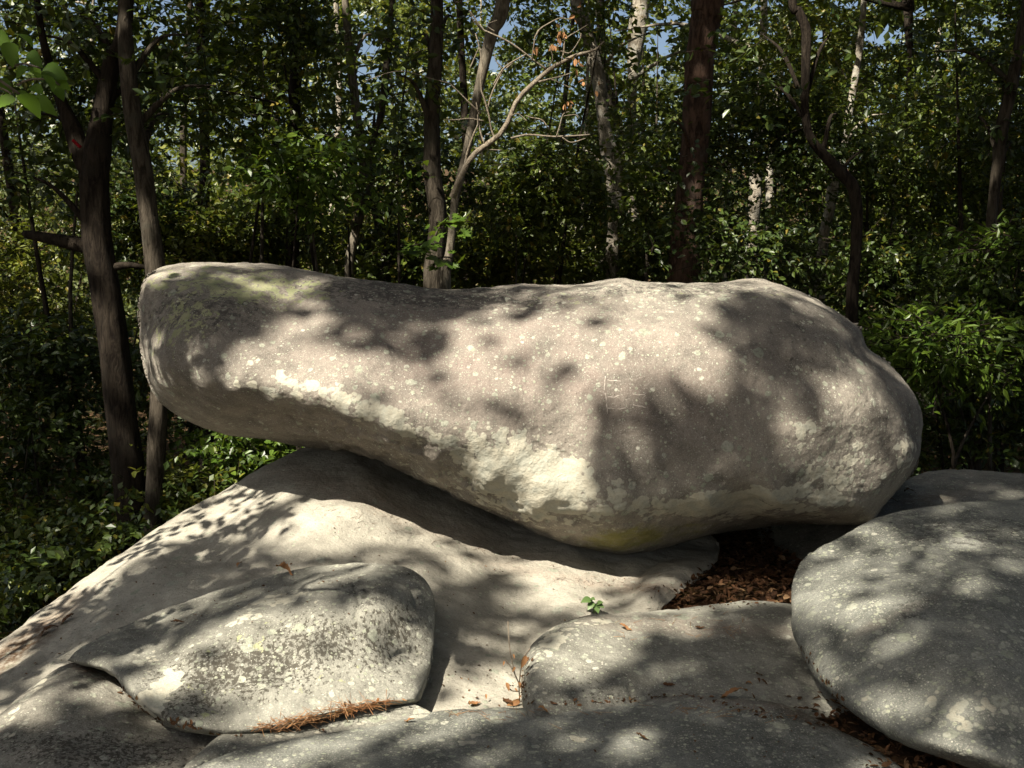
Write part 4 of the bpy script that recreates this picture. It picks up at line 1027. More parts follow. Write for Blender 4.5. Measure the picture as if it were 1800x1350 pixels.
for i, (px, Y, s_) in enumerate(far):
    c = at(px, 480, Y)
    gz = float(ground_z(c[0], c[1]))
    hgt = rng.uniform(8.5, 12.5)
    bark = [B_DARK, B_PALE, B_GREY][i % 3]
    base = np.array([c[0], c[1], gz])
    root = thing('forest_tree', base, 'distant %s seen in the gap behind the %s' % (['thin leafy tree', 'full green tree', 'loose yellowish tree'][i % 3], where[i]), 'tree', 'trees deep in the wood')
    lx = rng.normal() * .4
    P = np.array([[lx * t + .12 * math.sin(t * 7 + i), .1 * math.cos(t * 5 + i), -.1 + t * hgt] for t in np.linspace(0, 1, 8)])
    limb_obj(root, np.zeros(3), P, np.linspace(.09, .02, 8) * rng.uniform(.7, 1.2), bark, 9, 'trunk', 40, .1, i)
    C = []
    for k in range(78):
        z = rng.uniform(.02, 1) ** .8 * hgt
        a, r_ = rng.random() * 6.28, rng.uniform(.2, 2.0) * s_
        C.append([lx * z / hgt + math.cos(a) * r_, math.sin(a) * r_ * .8, z])
        if k < 7:
            limb_obj(root, np.zeros(3), np.array([[lx * z / hgt, 0, z - .3], C[-1]]), np.array([.025, .006]), bark, 4, 'limb', 6)
    C = np.array(C) + base
    add_foliage(root, base, C, .6, 12, .12 if Y < 20 else .14, [L_MID, L_DARK, L_YEL][i % 3], fine=False, twigs=False, name='crown')

# the wood beyond: one mass
N = 15000
u = rng.uniform(-.62, .62, N)
Yd = rng.uniform(26, 60, N)
X = u * Yd
H = 7.5 + 3.5 * fbm(np.stack([X / 7, Yd / 9, 0 * X], -1), 1, 3, seed=8) + Yd * .11
Z = ground_z(X, Yd) + rng.random(N) ** 1.5 * H
k = fbm(np.stack([X, Yd, Z * 1.4], -1), .45, 2, seed=21) > -.12
C = np.stack([X, Yd, Z], -1)[k]
pos, ax, no, sz, a, b_ = sprays(rng, C, .6, 2, .26, 7)
k = ~in_gap(pos, rng)
link('distant_woods', leaf_mesh('distant_woods', pos[k], ax[k], no[k], sz[k], L_FAR, False, .32), label='far green wood closing the view behind all the trees', cat='woods', kind='stuff')

# undergrowth over the forest floor
N = 5200
X = rng.uniform(-9, 10, N); Yg = 7.6 + rng.random(N) ** 1.5 * 17
left = rng.random(N) < .3
X = np.where(left, rng.uniform(-6, -2.2, N), X); Yg = np.where(left, rng.uniform(5.5, 10, N), Yg)
k = (fbm(np.stack([X, Yg, 0 * X], -1), .9, 2, seed=51) > -.25) & ((Yg > 8.0) | (X < -2.0 - (6.5 - Yg) * .5))
X, Yg = X[k], Yg[k]
C = np.stack([X, Yg, ground_z(X, Yg) + rng.random(len(X)) ** 1.5 * (.8 + 1.0 * sstep(9, 13, Yg)) + .08], -1)
pos, ax, no, sz, a, b_ = sprays(rng, C, .28, 3, .065, 7)
k = (pos[:, 2] > ground_z(pos[:, 0], pos[:, 1]))
q_, r_, f_ = project(pos)
k &= ~((pos[:, 1] < 7.5) & (r_ > 1100 - (q_ + 0) * .62))
link('undergrowth', leaf_mesh('undergrowth', pos[k], ax[k], no[k], sz[k], L_DARK, False, .3), label='low leafy undergrowth on the forest floor around the rocks', cat='undergrowth', kind='stuff')

# ------------------------------------------------------------------ shade trees behind the camera
E1 = unit(np.cross(SUN_D, [0, 0, 1.0])); E2 = np.cross(E1, SUN_D)
SHADE = [(1650, 1100, 330, 260, 0, .74), (1720, 1130, 130, 90, 0, .86), (1760, 850, 240, 60, 0, .88), (1250, 1330, 760, 80, 0, .84), (1320, 1180, 240, 100, 0, .85), (1100, 1260, 260, 40, 0, .85),
         (1425, 1040, 46, 110, 0, .3), (1550, 1010, 90, 50, 0, .5), (1670, 1285, 120, 50, 0, .5), (1500, 1120, 60, 90, 0, .5), (1480, 950, 60, 20, -30, .4), (1660, 884, 50, 7, 0, .1), (1760, 870, 40, 6, 0, .2), (1580, 905, 30, 6, 0, .3), (590, 1266, 120, 16, -8, .02), (700, 1250, 56, 14, 0, .02), (490, 1286, 60, 10, -8, .2), (1445, 1150, 34, 70, 0, .35), (1610, 955, 120, 22, 0, .5), (1760, 1000, 60, 30, 0, .55), (1000, 1300, 130, 26, 0, .5), (1210, 1290, 90, 18, 0, .5), (700, 1320, 110, 18, 0, .5), (1750, 1250, 50, 40, 0, .5), (1150, 1180, 90, 20, 0, .5), (1350, 1275, 80, 14, 10, .5), (820, 1288, 80, 24, 0, .05), (1010, 1292, 30, 16, 0, .4),
         (1230, 1110, 70, 18, 0, .4), (1100, 1105, 60, 14, 0, .4), (955, 1140, 60, 34, 0, .1), (1060, 1215, 80, 30, 0, .4), (1340, 1208, 20, 18, 0, .1), (980, 1200, 50, 40, 0, .2), (1290, 1020, 110, 46, 0, .97), (1390, 1030, 22, 12, 0, .2),
         (120, 1310, 280, 70, -8, .88), (20, 1250, 80, 20, -38, .1), (110, 1190, 60, 9, -38, .15), (60, 1270, 60, 20, 0, .6),
         (340, 1088, 170, 22, -20, .7), (560, 1022, 80, 14, -8, .6), (650, 1030, 60, 26, 0, .6), (720, 1060, 40, 40, 0, .6), (300, 1180, 60, 30, 0, .35), (420, 1310, 80, 30, 0, .6), (470, 1180, 200, 70, 0, .12), (620, 1200, 100, 40, 0, .05),
         (700, 985, 90, 34, 0, .6), (850, 1085, 120, 80, 0, .82), (780, 1170, 50, 60, 0, .55), (920, 1110, 60, 40, 0, .6), (1110, 1040, 50, 50, 0, .6), (980, 1035, 90, 22, 8, .0), (460, 1010, 80, 36, -10, .65), (80, 1150, 160, 40, -38, .5), (260, 1040, 150, 46, -38, .88), (170, 1110, 90, 40, -38, .75), (420, 985, 60, 26, -20, .7), (600, 930, 90, 30, 0, .0), (840, 1225, 60, 30, 0, .15),
         (350, 545, 120, 60, 0, .9), (470, 490, 200, 28, 0, .6), (650, 535, 110, 62, 0, .95), (770, 530, 120, 34, 0, .85), (720, 640, 48, 60, 0, .85), (790, 745, 36, 46, 0, .7), (890, 525, 120, 18, 0, .6), (560, 580, 40, 34, 0, .3), (900, 650, 160, 90, 0, .15), (1000, 720, 100, 50, 0, .15), (620, 650, 50, 30, 0, .3), (600, 590, 50, 40, 0, .5), (860, 730, 50, 26, 0, .35), (560, 712, 190, 24, 14, .0), (720, 772, 120, 24, 32, .0), (900, 850, 150, 36, 16, .03), (1060, 888, 80, 22, 0, .1), (1480, 760, 56, 80, 0, .12), (1500, 865, 50, 36, 0, .05), (1210, 655, 60, 26, 0, .2), (600, 645, 150, 34, 8, .06),
         (1240, 765, 200, 62, 0, .96), (1110, 800, 60, 50, 0, .6), (1340, 590, 90, 78, 35, .95), (1410, 660, 70, 60, 0, .75), (1450, 590, 50, 60, 0, .65), (1590, 690, 34, 120, -15, .85), (1550, 640, 40, 60, 0, .6), (1230, 850, 100, 30, 0, .7),
         (1350, 860, 60, 60, 0, .75), (1420, 885, 60, 22, 0, .6), (1050, 835, 30, 50, 0, .6), (1550, 830, 20, 60, 0, .5), (1500, 720, 36, 90, 0, .05), (1440, 790, 60, 50, 0, .3), (520, 650, 160, 44, 6, .05), (1120, 600, 90, 70, 0, .0), (1200, 530, 120, 24, 0, .1), (1340, 680, 50, 20, 0, .35)]
RES = .05
SHADE = [(a_, b_, c_, d_, e_, min(.993, v_ * 1.14) if v_ > .5 else v_) for (a_, b_, c_, d_, e_, v_) in SHADE]
pxs, pys = np.meshgrid(np.arange(-20, 1830, 9), np.arange(452, 1356, 9), indexing='ij')
sv = np.full(pxs.shape, .12)
for (cx, cy, rx, ry, a, v) in SHADE:
    a = R(a)
    dx, dy = pxs - cx, pys - cy
    q = np.hypot((dx * math.cos(a) + dy * math.sin(a)) / rx, (-dx * math.sin(a) + dy * math.cos(a)) / ry)
    wgt = 1 - sstep(.7, 1.2, q)
    sv = sv * (1 - wgt) + v * wgt
pts, vals = [], []
back_d = Vector(-SUN_D)
for i in range(pxs.shape[0]):
    for j in range(pxs.shape[1]):
        p, n = hit(pxs[i, j], pys[i, j])
        if p is None: continue
        if n @ SUN_D > .05: continue
        if BVH.ray_cast(Vector(p + n * .02), back_d, 10)[0] is not None: continue
        pts.append(p); vals.append(sv[i, j])
pts = np.array(pts); vals = np.array(vals)
ab = np.stack([pts @ E1, pts @ E2], 1)
A0 = ab.min(0) - 9; A1 = ab.max(0) + 14
shape = np.ceil((A1 - A0) / RES).astype(int) + 1
acc = np.zeros(shape); cnt = np.zeros(shape)
ij = ((ab - A0) / RES).astype(int)
np.add.at(acc, (ij[:, 0], ij[:, 1]), vals); np.add.at(cnt, (ij[:, 0], ij[:, 1]), 1)
for it in range(7):
    a_ = acc.copy(); c_ = cnt.copy()
    for dx, dy in ((1, 0), (-1, 0), (0, 1), (0, -1)):
        a_ += np.roll(acc, (dx, dy), (0, 1)); c_ += np.roll(cnt, (dx, dy), (0, 1))
    if it < 2:
        keep = cnt > 0
        acc, cnt = np.where(keep, acc, a_), np.where(keep, cnt, c_)
    else:
        keep = cnt > 0
        acc, cnt = np.where(keep, acc, a_ / np.maximum(c_, 1)), np.where(keep, cnt, (c_ > 0) * 1.0)
known = cnt > 0
shade = np.where(known, acc / np.maximum(cnt, 1e-6), 0)

DEEP = [(60, 800, 8.8, 1.1), (100, 1000, 8, .9), (30, 650, 9.2, .9), (330, 700, 10, .8), (1720, 720, 9.4, 1.1), (1745, 580, 9.2, .6), (200, 900, 8.4, .7), (20, 950, 8.2, .9), (440, 820, 8.9, .25)]
DEEP = [(at(a_, b_, c_), r_) for a_, b_, c_, r_ in DEEP]
def shade_at(P):
    a = ((np.stack([P @ E1, P @ E2], 1) - A0) / RES).astype(int)
    ok = ((a >= 0) & (a < shape)).all(1)
    a = np.clip(a, 0, shape - 1)
    kn = known[a[:, 0], a[:, 1]] & ok
    d = fbm(np.stack([P @ E1, P @ E2, 0 * P[:, 0]], 1), .7, 3, seed=61)
    dflt = np.clip(.5 + 1.9 * d, 0, .97)
    for q, r_ in DEEP:                                    # unseen crown leaves thickened up-sun to force shade on these corners
        dd = np.hypot((P - q) @ E1, (P - q) @ unit(E2))
        dflt = np.maximum(dflt, .95 * (1 - sstep(.8 * r_, 1.3 * r_, dd)))
    return np.where(kn, shade[a[:, 0], a[:, 1]], dflt), kn

SHADERS = [('shade_oak', 'tall oak behind the viewer, a drooping bough of bright leaves reaching the upper left corner', (-7.5, -2.2), 14.5, .13),
           ('shade_oak', 'tall forked oak behind the viewer and farther left, with a wide crown', (-12.0, 1.8), 15.5, .16),
           ('shade_oak', 'tall straight oak directly behind the viewer', (-2.5, -6.0), 15.0, .14),
           ('shade_oak', 'tall slender oak behind the viewer at far left', (-14.5, -4.0), 16.0, .12)]
sroots = []
for (nm, lb, (x, y), h_, r_) in SHADERS:
    gz = float(ground_z(x, y)); base = np.array([x, y, gz])
    root = thing(nm, base, lb, 'tree', 'oaks behind the viewer')
    P = np.array([[.3 * math.sin(t * 4 + x), .3 * math.cos(t * 3 + y), -.1 + t * h_] for t in np.linspace(0, 1, 8)])
    limb_obj(root, np.zeros(3), P, np.linspace(r_ * 1.3, .04, 8), B_GREY, 12, 'trunk', 40, .1)
    sroots.append((root, base, h_))
pc = pts.mean(0) @ SUN_D
# leaves fill a slab of crowns between 10 and 17 m up-sun of the rocks; small ones over the rocks, larger ones elsewhere
m0, m1 = ab.min(0) - .6, ab.max(0) + .6
def slab(n, lo, hi, L0, L1, taumax, inner):
    ca, cb = rng.uniform(lo[0], hi[0], n), rng.uniform(lo[1], hi[1], n)
    P = ca[:, None] * E1 + cb[:, None] * E2 + (pc - rng.uniform(10.5, 16.5, n))[:, None] * SUN_D
    s, kn = shade_at(P)
    area = .33 * ((L0 + L1) / 2) ** 2 * .5
    full = n / ((hi - lo).prod()) * area
    k = rng.random(n) < np.minimum(-1.4 * np.log(1 - np.clip(s, 0, .993)), taumax) / full
    k &= (((ca > m0[0]) & (ca < m1[0]) & (cb > m0[1]) & (cb < m1[1])) if inner else ~((ca > m0[0]) & (ca < m1[0]) & (cb > m0[1]) & (cb < m1[1])))
    return P[k], rng.uniform(L0, L1, n)[k]
n_in = int((m1 - m0).prod() * 800)
n_out = int((A1 - A0 - 5).prod() * 170)
Pa, Sa = slab(n_in, m0, m1, .17, .25, 5.5, True)
Pb, Sb = slab(n_out, A0 + 2, A1 - 3, .26, .36, 2.4, False)
print('shade leaves', n_in, n_out, len(Pa), len(Pb), m0, m1, A0, A1)
P = np.vstack([Pa, Pb]); SZ = np.r_[Sa, Sb]
k = ~(in_sunbeam(P, rng) & ~shade_at(P)[1])
q_, r_, f_ = project(P)
k &= ~((f_ > 0) & (r_ > -60)) & (P[:, 2] > 4.5)
P = P[k]; SZ = SZ[k]
AX = unit(rng.normal(size=P.shape)); NO = unit(np.cross(AX, rng.normal(size=P.shape)))
own = np.argmin(np.stack([np.hypot(P[:, 0] - b_[0], P[:, 1] - b_[1]) for _, b_, _ in sroots]), 0)
for t_, (root, base, h_) in enumerate(sroots):
    m = own == t_
    if not m.any(): continue
    link('crown', leaf_mesh('crown', P[m] - base, AX[m], NO[m], SZ[m], L_DARK, False, .33), root, kind='stuff')
    sel = P[m][rng.integers(0, m.sum(), 200)]
    nl = 0
    for e in sel:
        st = base + [0, 0, min(max(e[2] - 2.5, 3.5), h_ - 1)]
        ln = st + (e - st) * np.linspace(0, 1, 24)[:, None] + np.array([0, 0, .3]) * np.sin(np.linspace(0, math.pi, 24))[:, None]
        sh_, kn_ = shade_at(ln)
        if nl > 6 or (kn_ & (sh_ < .7)).any(): continue
        nl += 1
        st = base + [0, 0, min(max(e[2] - 2.5, 3.5), h_ - 1)]
        limb_obj(root, base, np.array([st, (st + e) / 2 + [0, 0, .3], e]), np.array([.04, .025, .01]), B_GREY, 6, 'limb', 8)

# the wood goes on all round: unseen crowns added round the viewer to block skylight
for (lb, x, y, h_, r_, cz, cx_, cy_) in [('unseen oak right of the viewer, crown added overhead to block skylight', 7.0, 4.6, 12.5, 3.6, 10.4, 3.2, 4.2), ('unseen oak left of the viewer, crown added high over the dome to block skylight', -7.0, 5.4, 12.0, 3.0, 10.2, -3.6, 6.8), ('broad unseen oak added to the right of the viewer to dim the skylight', 8.5, 1.5, 13.0, 4.2, 9.5, 6.5, 1.0), ('unseen oak added close behind the viewer on the right to dim the skylight', 5.5, -4.5, 13.5, 4.5, 9.0, 4.5, -4.0),
                                       ('old unseen oak added well behind the viewer on the right to dim the skylight', 1.5, -10.0, 14.0, 4.8, 8.5, 1.5, -9.5), ('wide unseen oak added at the left beside the forest edge to dim the skylight', -9.0, 8.5, 12.5, 3.6, 8.5, -8.5, 8.5),
                                       ('unseen oak added to the far right level with the rocks to dim the skylight', 9.5, 7.5, 13.0, 4.0, 8.5, 8.8, 7.0), ('tall unseen oak added far to the right behind the viewer to dim the skylight', 12.0, -5.0, 14.0, 4.8, 8.0, 11.0, -4.0)]:
    gz = float(ground_z(x, y)); base = np.array([x, y, gz])
    root = thing('shade_oak', base, lb, 'tree', 'unseen oaks added around the viewer to block skylight')
    P = np.array([[(cx_ - x) * t * t, (cy_ - y) * t * t, -.1 + t * h_ * .9] for t in np.linspace(0, 1, 7)])
    limb_obj(root, np.zeros(3), P, np.linspace(.2, .04, 7), B_GREY, 12, 'trunk', 40, .1)
    n = 9000
    q = unit(rng.normal(size=(n, 3))) * rng.random((n, 1)) ** .4 * [r_, r_, r_ * .75]
    P = np.array([cx_, cy_, cz]) + q
    P = P[fbm(P, .9, 2, seed=5) > -.3]
    P = P[~in_sunbeam(P, rng)]
    q_, w_, f_ = project(P)
    P = P[~((f_ > 0) & (w_ > -80) & (q_ > -80) & (q_ < 1880))]
    AX = unit(rng.normal(size=P.shape)); NO = unit(np.cross(AX, rng.normal(size=P.shape)))
    link('crown', leaf_mesh('crown', P - base, AX, NO, rng.uniform(.22, .36, len(P)), L_DARK, False, .33), root, kind='stuff')
    for e in P[rng.integers(0, len(P), 7)]:
        st = base + [(cx_ - x) * .3, (cy_ - y) * .3, h_ * .5]
        limb_obj(root, base, np.array([st, (st + e) / 2 + [0, 0, .3], e]), np.array([.06, .04, .01]), B_GREY, 6, 'limb', 8)

# ------------------------------------------------------------------ the near tree at the left, outside the view but for one bough
base = np.array([-3.9, 2.2, float(ground_z(-3.9, 2.2))])
root = thing('near_tree', base, 'small tree just off the left edge, casting leafy shadows on the dome', 'tree')
P = np.array([[0, 0, -.1], [.05, .05, .9], [-.05, .1, 1.8], [.05, 0, 2.6], [.0, .05, 3.3]])
limb_obj(root, np.zeros(3), P, np.array([.09, .07, .05, .03, .01]), B_GREY, 12, 'trunk', 30, .1)
NEAR = [(160, 1040, .20), (220, 1000, .22), (270, 1050, .22), (200, 1090, .2), (330, 1010, .18), (120, 1120, .2), (150, 1090, .2), (390, 940, .12), (430, 1010, .14), (490, 905, .07), (340, 960, .14), (380, 1020, .14), (60, 1110, .2), (250, 960, .2), (280, 1100, .14), (440, 900, .12), (110, 1070, .18), (190, 1130, .12), (330, 915, .14),
        (260, 620, .09), (300, 590, .10), (275, 640, .06), (320, 560, .16), (270, 560, .16), (365, 560, .12), (330, 650, .05), (300, 520, .14)]
C, rad = [], []
for (cx, cy, r_) in NEAR:
    p, n = hit(cx, cy)
    if p is None: continue
    L_ = 3.3 + .5 * math.sin(cx)
    C.append(p - SUN_D * L_); rad.append(r_)
C = np.array(C)
for e in C[::2]:
    st = base + [0, 0, min(max(e[2] - 1.0, 1.0), 3.2)]
    limb_obj(root, base, np.array([st, (st + e) / 2 + [0, 0, .1], e]), np.array([.012, .008, .003]), B_GREY, 6, 'limb', 8)
pos, ax, no, sz, a, b_ = sprays(rng, C, np.array(rad) * 1.0, 6, .105, 4, .8)
q_, r_, f_ = project(pos)
k = ~((f_ > .2) & (q_ > -40) & (r_ > -60) & (r_ < 1400))
link('crown', leaf_mesh('crown', (pos - base)[k], ax[k], no[k], sz[k], L_FRESH, True, .3), root, kind='stuff')
# the bough that reaches into the picture
YB = 3.1
Pb, wb = path_to_world([(-260, 60, 14), (-120, 70, 10), (-30, 90, 8), (12, 118, 6), (28, 142, 5), (34, 165, 4)], YB)
root, base, _ = sroots[0]
limb_obj(root, base, np.vstack([base + [.1, .1, 8.2], Pb[0] - SUN_D * 4.2 + [-.2, 0, .4], Pb[0] - SUN_D * 1.2 + [-.15, 0, .1], Pb]), np.r_[.04, .02, .012, wb], B_BARE, 7, 'bough', 40, .05)
for q in ([(15, 120, 3), (40, 112, 2.5), (72, 120, 2)], [(30, 150, 3), (50, 140, 2), (90, 140, 2), (105, 150, 2)], [(-10, 150, 3), (20, 165, 2), (10, 175, 2)]):
    Pq, wq = path_to_world(q, YB)
    limb_obj(root, base, Pq, wq, B_BARE, 5, 'shoot', 8, 0)
def serrated(L, wd, nz=9, fold=.1):
    V, F = [], []
    prof = lambda t: max(0.0, math.sin(math.pi * min(1, t ** .72))) ** .85 * (1 - .15 * t)
    rows = 12
    for sgn in (0, 1, -1):
        for i in range(rows + 1):
            t = i / rows
            if sgn == 0: V.append((0, t * L, .04 * L * math.sin(t * 3) - .1 * L * t * t))
            else:
                sc = 1 + (.10 if i % 2 else -.03)
                V.append((sgn * wd * prof(t) * sc, t * L - .02 * L, V[i][2] + fold * wd * prof(t)))
    n = rows + 1
    for i in range(rows):
        F.append((i, i + 1, n + i + 1, n + i)); F.append((i + 1, i, 2 * n + i, 2 * n + i + 1))
    return np.array(V), np.array(F)
b = NB('serrated_leaf')
co = b.coord()
vn = b.n('ShaderNodeTexWave', wave_type='BANDS', bands_direction='Y')
b.t.links.new(co, vn.inputs[0]); vn.inputs['Scale'].default_value = 28; vn.inputs['Distortion'].default_value = 1.5
oi = b.n('ShaderNodeObjectInfo')
c = b.mix(oi.outputs['Random'], (.055, .12, .010), (.11, .20, .016))
c = b.mix(b.math('MULTIPLY', b.ss(vn.outputs['Fac'], .75, 1), .35), c, (.13, .20, .03))
p_ = b.bsdf(c, .45, .22, b.bump(vn.outputs['Fac'], .3, .002))
tr = b.n('ShaderNodeBsdfTranslucent'); b.put(tr.inputs[0], (.12, .21, .008))
mx = b.n('ShaderNodeMixShader'); mx.inputs[0].default_value = .35
b.t.links.new(p_.outputs[0], mx.inputs[1]); b.t.links.new(tr.outputs[0], mx.inputs[2])
M_SER = b.done(mx.outputs[0])
V, F = serrated(1.0, .26, fold=.35)
LEAFM = mesh_np('leaf', V, F, M_SER)
def put_leaf(root, base, mesh, p0, p1, facing=(0, -.6, .8), s=1.0, name='leaf'):
    """A leaf whose stalk end is at p0 and tip at p1."""
    y = Vector(p1 - p0); L = y.length; y.normalize()
    z = Vector(facing); z = (z - y * z.dot(y)).normalized()
    x = y.cross(z)
    o = link(name, mesh, root)
    from mathutils import Matrix
    M = Matrix((x, y, z)).transposed().to_4x4()
    o.matrix_local = Matrix.Translation(Vector(p0 - base)) @ M @ Matrix.Diagonal((L * s, L, L, 1))
    return o
for k, (x0, y0, x1, y1, dY) in enumerate([(8, 88, 34, 112, .05), (15, 75, 22, 118, .0), (52, 92, 74, 118, -.02), (46, 116, 28, 138, -.05), (52, 118, 72, 138, .03), (78, 120, 118, 138, .02), (78, 132, 96, 160, -.03), (96, 140, 124, 158, .02),
                                     (56, 152, 76, 164, -.04), (38, 166, 72, 206, -.06), (60, 172, 100, 202, .04), (-4, 140, 22, 168, .04), (26, 172, -14, 190, -.02), (0, 100, -20, 128, 0), (32, 160, 50, 182, .06), (96, 152, 112, 176, .05), (-10, 60, 20, 84, .1), (30, 60, 60, 80, .12)]):
    put_leaf(root, base, LEAFM, at(x0, y0, YB + dY), at(x1, y1, YB + dY - .03), (.6 * math.sin(k * 2.3), -.7 + .45 * math.cos(k * 3), .7), 1.05 + .12 * math.sin(k * 1.7))

# ------------------------------------------------------------------ maple bough with bright leaves in front of the grey pair
def lobed(L):
    an = [(-90, .12), (-62, .55), (-48, .42), (-20, .62), (-8, .42), (12, .92), (28, .50), (44, .78), (56, .98), (66, .56), (78, .86), (90, 1.15)]
    pts = [(math.cos(R(a)) * r_ * .5, math.sin(R(a)) * r_ * .5 + .38) for a, r_ in an]
    pts += [(-x, y) for x, y in reversed(pts[:-1])][:-0 or None]
    V = [(0, .34, .0)] + [(x, y, .06 * abs(x) + (-.10 * y * y)) for x, y in pts]
    n = len(pts)
    F = [(0, 1 + i, 1 + (i + 1) % n, 1 + (i + 1) % n) for i in range(n)]
    return np.array(V), np.array(F), n
V, F, n = lobed(1)
me = bpy.data.meshes.new('leaf')
me.from_pydata(V.tolist(), [], [tuple(dict.fromkeys(f)) for f in F.tolist()])
me.materials.append(L_FRESH)
MAPLE = me
root, base = T['g']
Yk = 8.0
for path in ([(764, 420, 5), (772, 400, 4), (785, 392, 4), (800, 396, 3), (812, 412, 2)], [(762, 468, 5), (770, 455, 3), (785, 452, 3), (800, 456, 2)], [(764, 430, 4), (748, 428, 3), (725, 432, 2.5), (708, 440, 2)]):
    Pq, wq = path_to_world(path, Yk)
    limb_obj(root, base, Pq, wq, B_GREY, 5, 'twig', 10, 0)
for (cx, cy, n_, sp) in [(790, 388, 11, 22), (812, 398, 6, 12), (785, 458, 9, 18), (735, 434, 9, 20), (716, 442, 4, 8), (772, 404, 4, 14)]:
    for i in range(n_):
        x0, y0 = cx + rng.normal() * sp * .6, cy + rng.normal() * 7
        a = R(rng.uniform(200, 340)) if rng.random() < .75 else rng.random() * 6.28
        l_ = rng.uniform(15, 24)
        put_leaf(root, base, MAPLE, at(x0, y0, Yk + rng.normal() * .08), at(x0 + math.cos(a) * l_, y0 - math.sin(a) * l_ * .6, Yk - .04 + rng.normal() * .1), (rng.normal() * .4, -.5, .8), rng.uniform(.85, 1.1))
root, base = T['d']
for (cx, cy, n_, sp) in [(470, 328, 8, 18), (500, 318, 4, 10), (560, 288, 10, 26), (590, 262, 9, 22), (575, 310, 6, 16), (345, 152, 6, 18), (425, 302, 5, 12), (352, 160, 4, 12), (620, 250, 5, 18), (730, 258, 5, 14), (690, 240, 5, 14)]:
    for i in range(n_):
        x0, y0 = cx + rng.normal() * sp * .6, cy + rng.normal() * 7
        a = R(rng.uniform(190, 350))
        l_ = rng.uniform(13, 20)
        Yq = 8.8 + rng.normal() * .12
        put_leaf(root, base, MAPLE, at(x0, y0, Yq), at(x0 + math.cos(a) * l_, y0 - math.sin(a) * l_ * .6, Yq - .04), (rng.normal() * .4, -.5, .8), rng.uniform(.85, 1.1))
for path in ([(516, 300, 5), (540, 296, 4), (570, 285, 3), (600, 260, 2)], [(514, 322, 5), (492, 322, 3), (465, 330, 2), (430, 305, 1.5)], [(518, 190, 5), (440, 170, 4), (380, 158, 3), (345, 154, 2)], [(600, 260, 2.5), (640, 248, 2), (690, 242, 2), (730, 258, 1.5)]):
    Pq, wq = path_to_world(path, 8.9)
    Pq[0] = at(path[0][0], path[0][1], 10.9)
    limb_obj(root, base, Pq, wq, B_DARK, 5, 'limb', 14, 0)

# ------------------------------------------------------------------ things on the rocks
ALL = ROCKS
b = NB('scratched_stone'); M_SCR = b.done(b.bsdf((.47, .42, .37), .9, .1).outputs[0])
bould = ROCKS[0]
bb = np.array(bould.location)
for pl in ([(1064, 661), (1063, 676), (1062, 686)], [(1064, 691), (1066, 706), (1067.5, 727)], [(1068, 668), (1076, 669), (1083, 669), (1091, 670)], [(1068, 698), (1080, 698), (1088, 695), (1095, 694)],
           [(1069, 718), (1080, 718), (1090, 719), (1100, 717)], [(1112, 693), (1122, 694), (1135, 694.5), (1129, 700)], [(1113, 712), (1120, 713), (1130, 715), (1136, 716)]):
    L = []
    for (x, y) in catmull(np.array([(x, y, 0) for x, y in pl], float), 10)[:, :2]:
        p, n = hit(x + rng.normal() * .3, y + rng.normal() * .3)
        if p is not None: L.append(p - n * .0006)
    V, F = tube(np.array(L), (0.0021 * (1 + .4 * rng.normal(size=len(L)))).clip(.0005), 4)
    link('scratch', mesh_np('scratch', V - bb, F, M_SCR), bould)

# dry leaves lying about, each one a thing
def curled(L, seed):
    r_ = np.random.default_rng(seed)
    V, F = serrated(L, .22 * L, fold=.5)
    V = V.copy()
    V[:, 2] += .18 * L * np.sin(V[:, 1] / L * 3 + seed) + .04 * L * r_.normal(size=len(V))
    V[:, 2] -= V[:, 2].min()
    return V, F
DRY = [(503, 1012, 34, 5, 'rusty dry leaf lying on the flat top of the leaning block', L_ORANGE), (315, 1098, 20, -25, 'small brown leaf on the slanting top of the leaning block, near its left end', L_BROWN),
       (834, 1240, 26, -20, 'orange leaf at the foot of the pale dome, left of the withered sprig', L_ORANGE), (893, 1238, 30, 20, 'dark brown curled leaf at the foot of the withered sprig', L_BROWN), (1292, 1229, 44, 6, 'long yellow-brown leaf on the foreground slab', L_ORANGE),
       (1317, 1203, 13, 20, 'tiny red leaf tip left of the sunlit patch beside the foreground slab', L_ORANGE), (1334, 1198, 10, 70, 'small dark red leaf in the sunlit patch', L_BROWN), (1344, 1203, 12, 40, 'dark pointed leaf in the sunlit patch, rightmost there', L_BROWN), (1335, 1188, 14, 0, 'brown leaf lying flat above the sunlit patch', L_BROWN),
       (1176, 1205, 20, 5, 'brown leaf on the shaded face of the rounded slab', L_BROWN), (120, 1092, 26, -40, 'reddish leaf high on the left flank of the dome', L_BROWN), (88, 1112, 30, -38, 'brown leaf lower on the left flank of the dome', L_BROWN), (1600, 868, 18, 10, 'dry leaf on the rear shelf beside the boulder', L_BROWN),
       (1570, 884, 16, 0, 'small dry leaf wedged between boulder and rear shelf', L_BROWN), (1100, 1107, 22, 10, 'thin tan leaf on top of the rounded slab', L_ORANGE), (1230, 1105, 18, -8, 'brown leaf farther right on top of the rounded slab', L_BROWN), (720, 1270, 18, -5, 'orange scrap on the right end of the low ledge', L_ORANGE), (566, 1288, 16, 10, 'small leaf at the front rim of the low ledge', L_BROWN),
       (422, 994, 14, -60, 'tiny rust-red leaf on the dome above the leaning block', L_ORANGE), (955, 1255, 20, 12, 'tan leaf lying on the rear rim of the foreground slab', L_ORANGE), (1130, 1302, 22, 4, 'narrow brown leaf in the middle of the foreground slab', L_BROWN)]
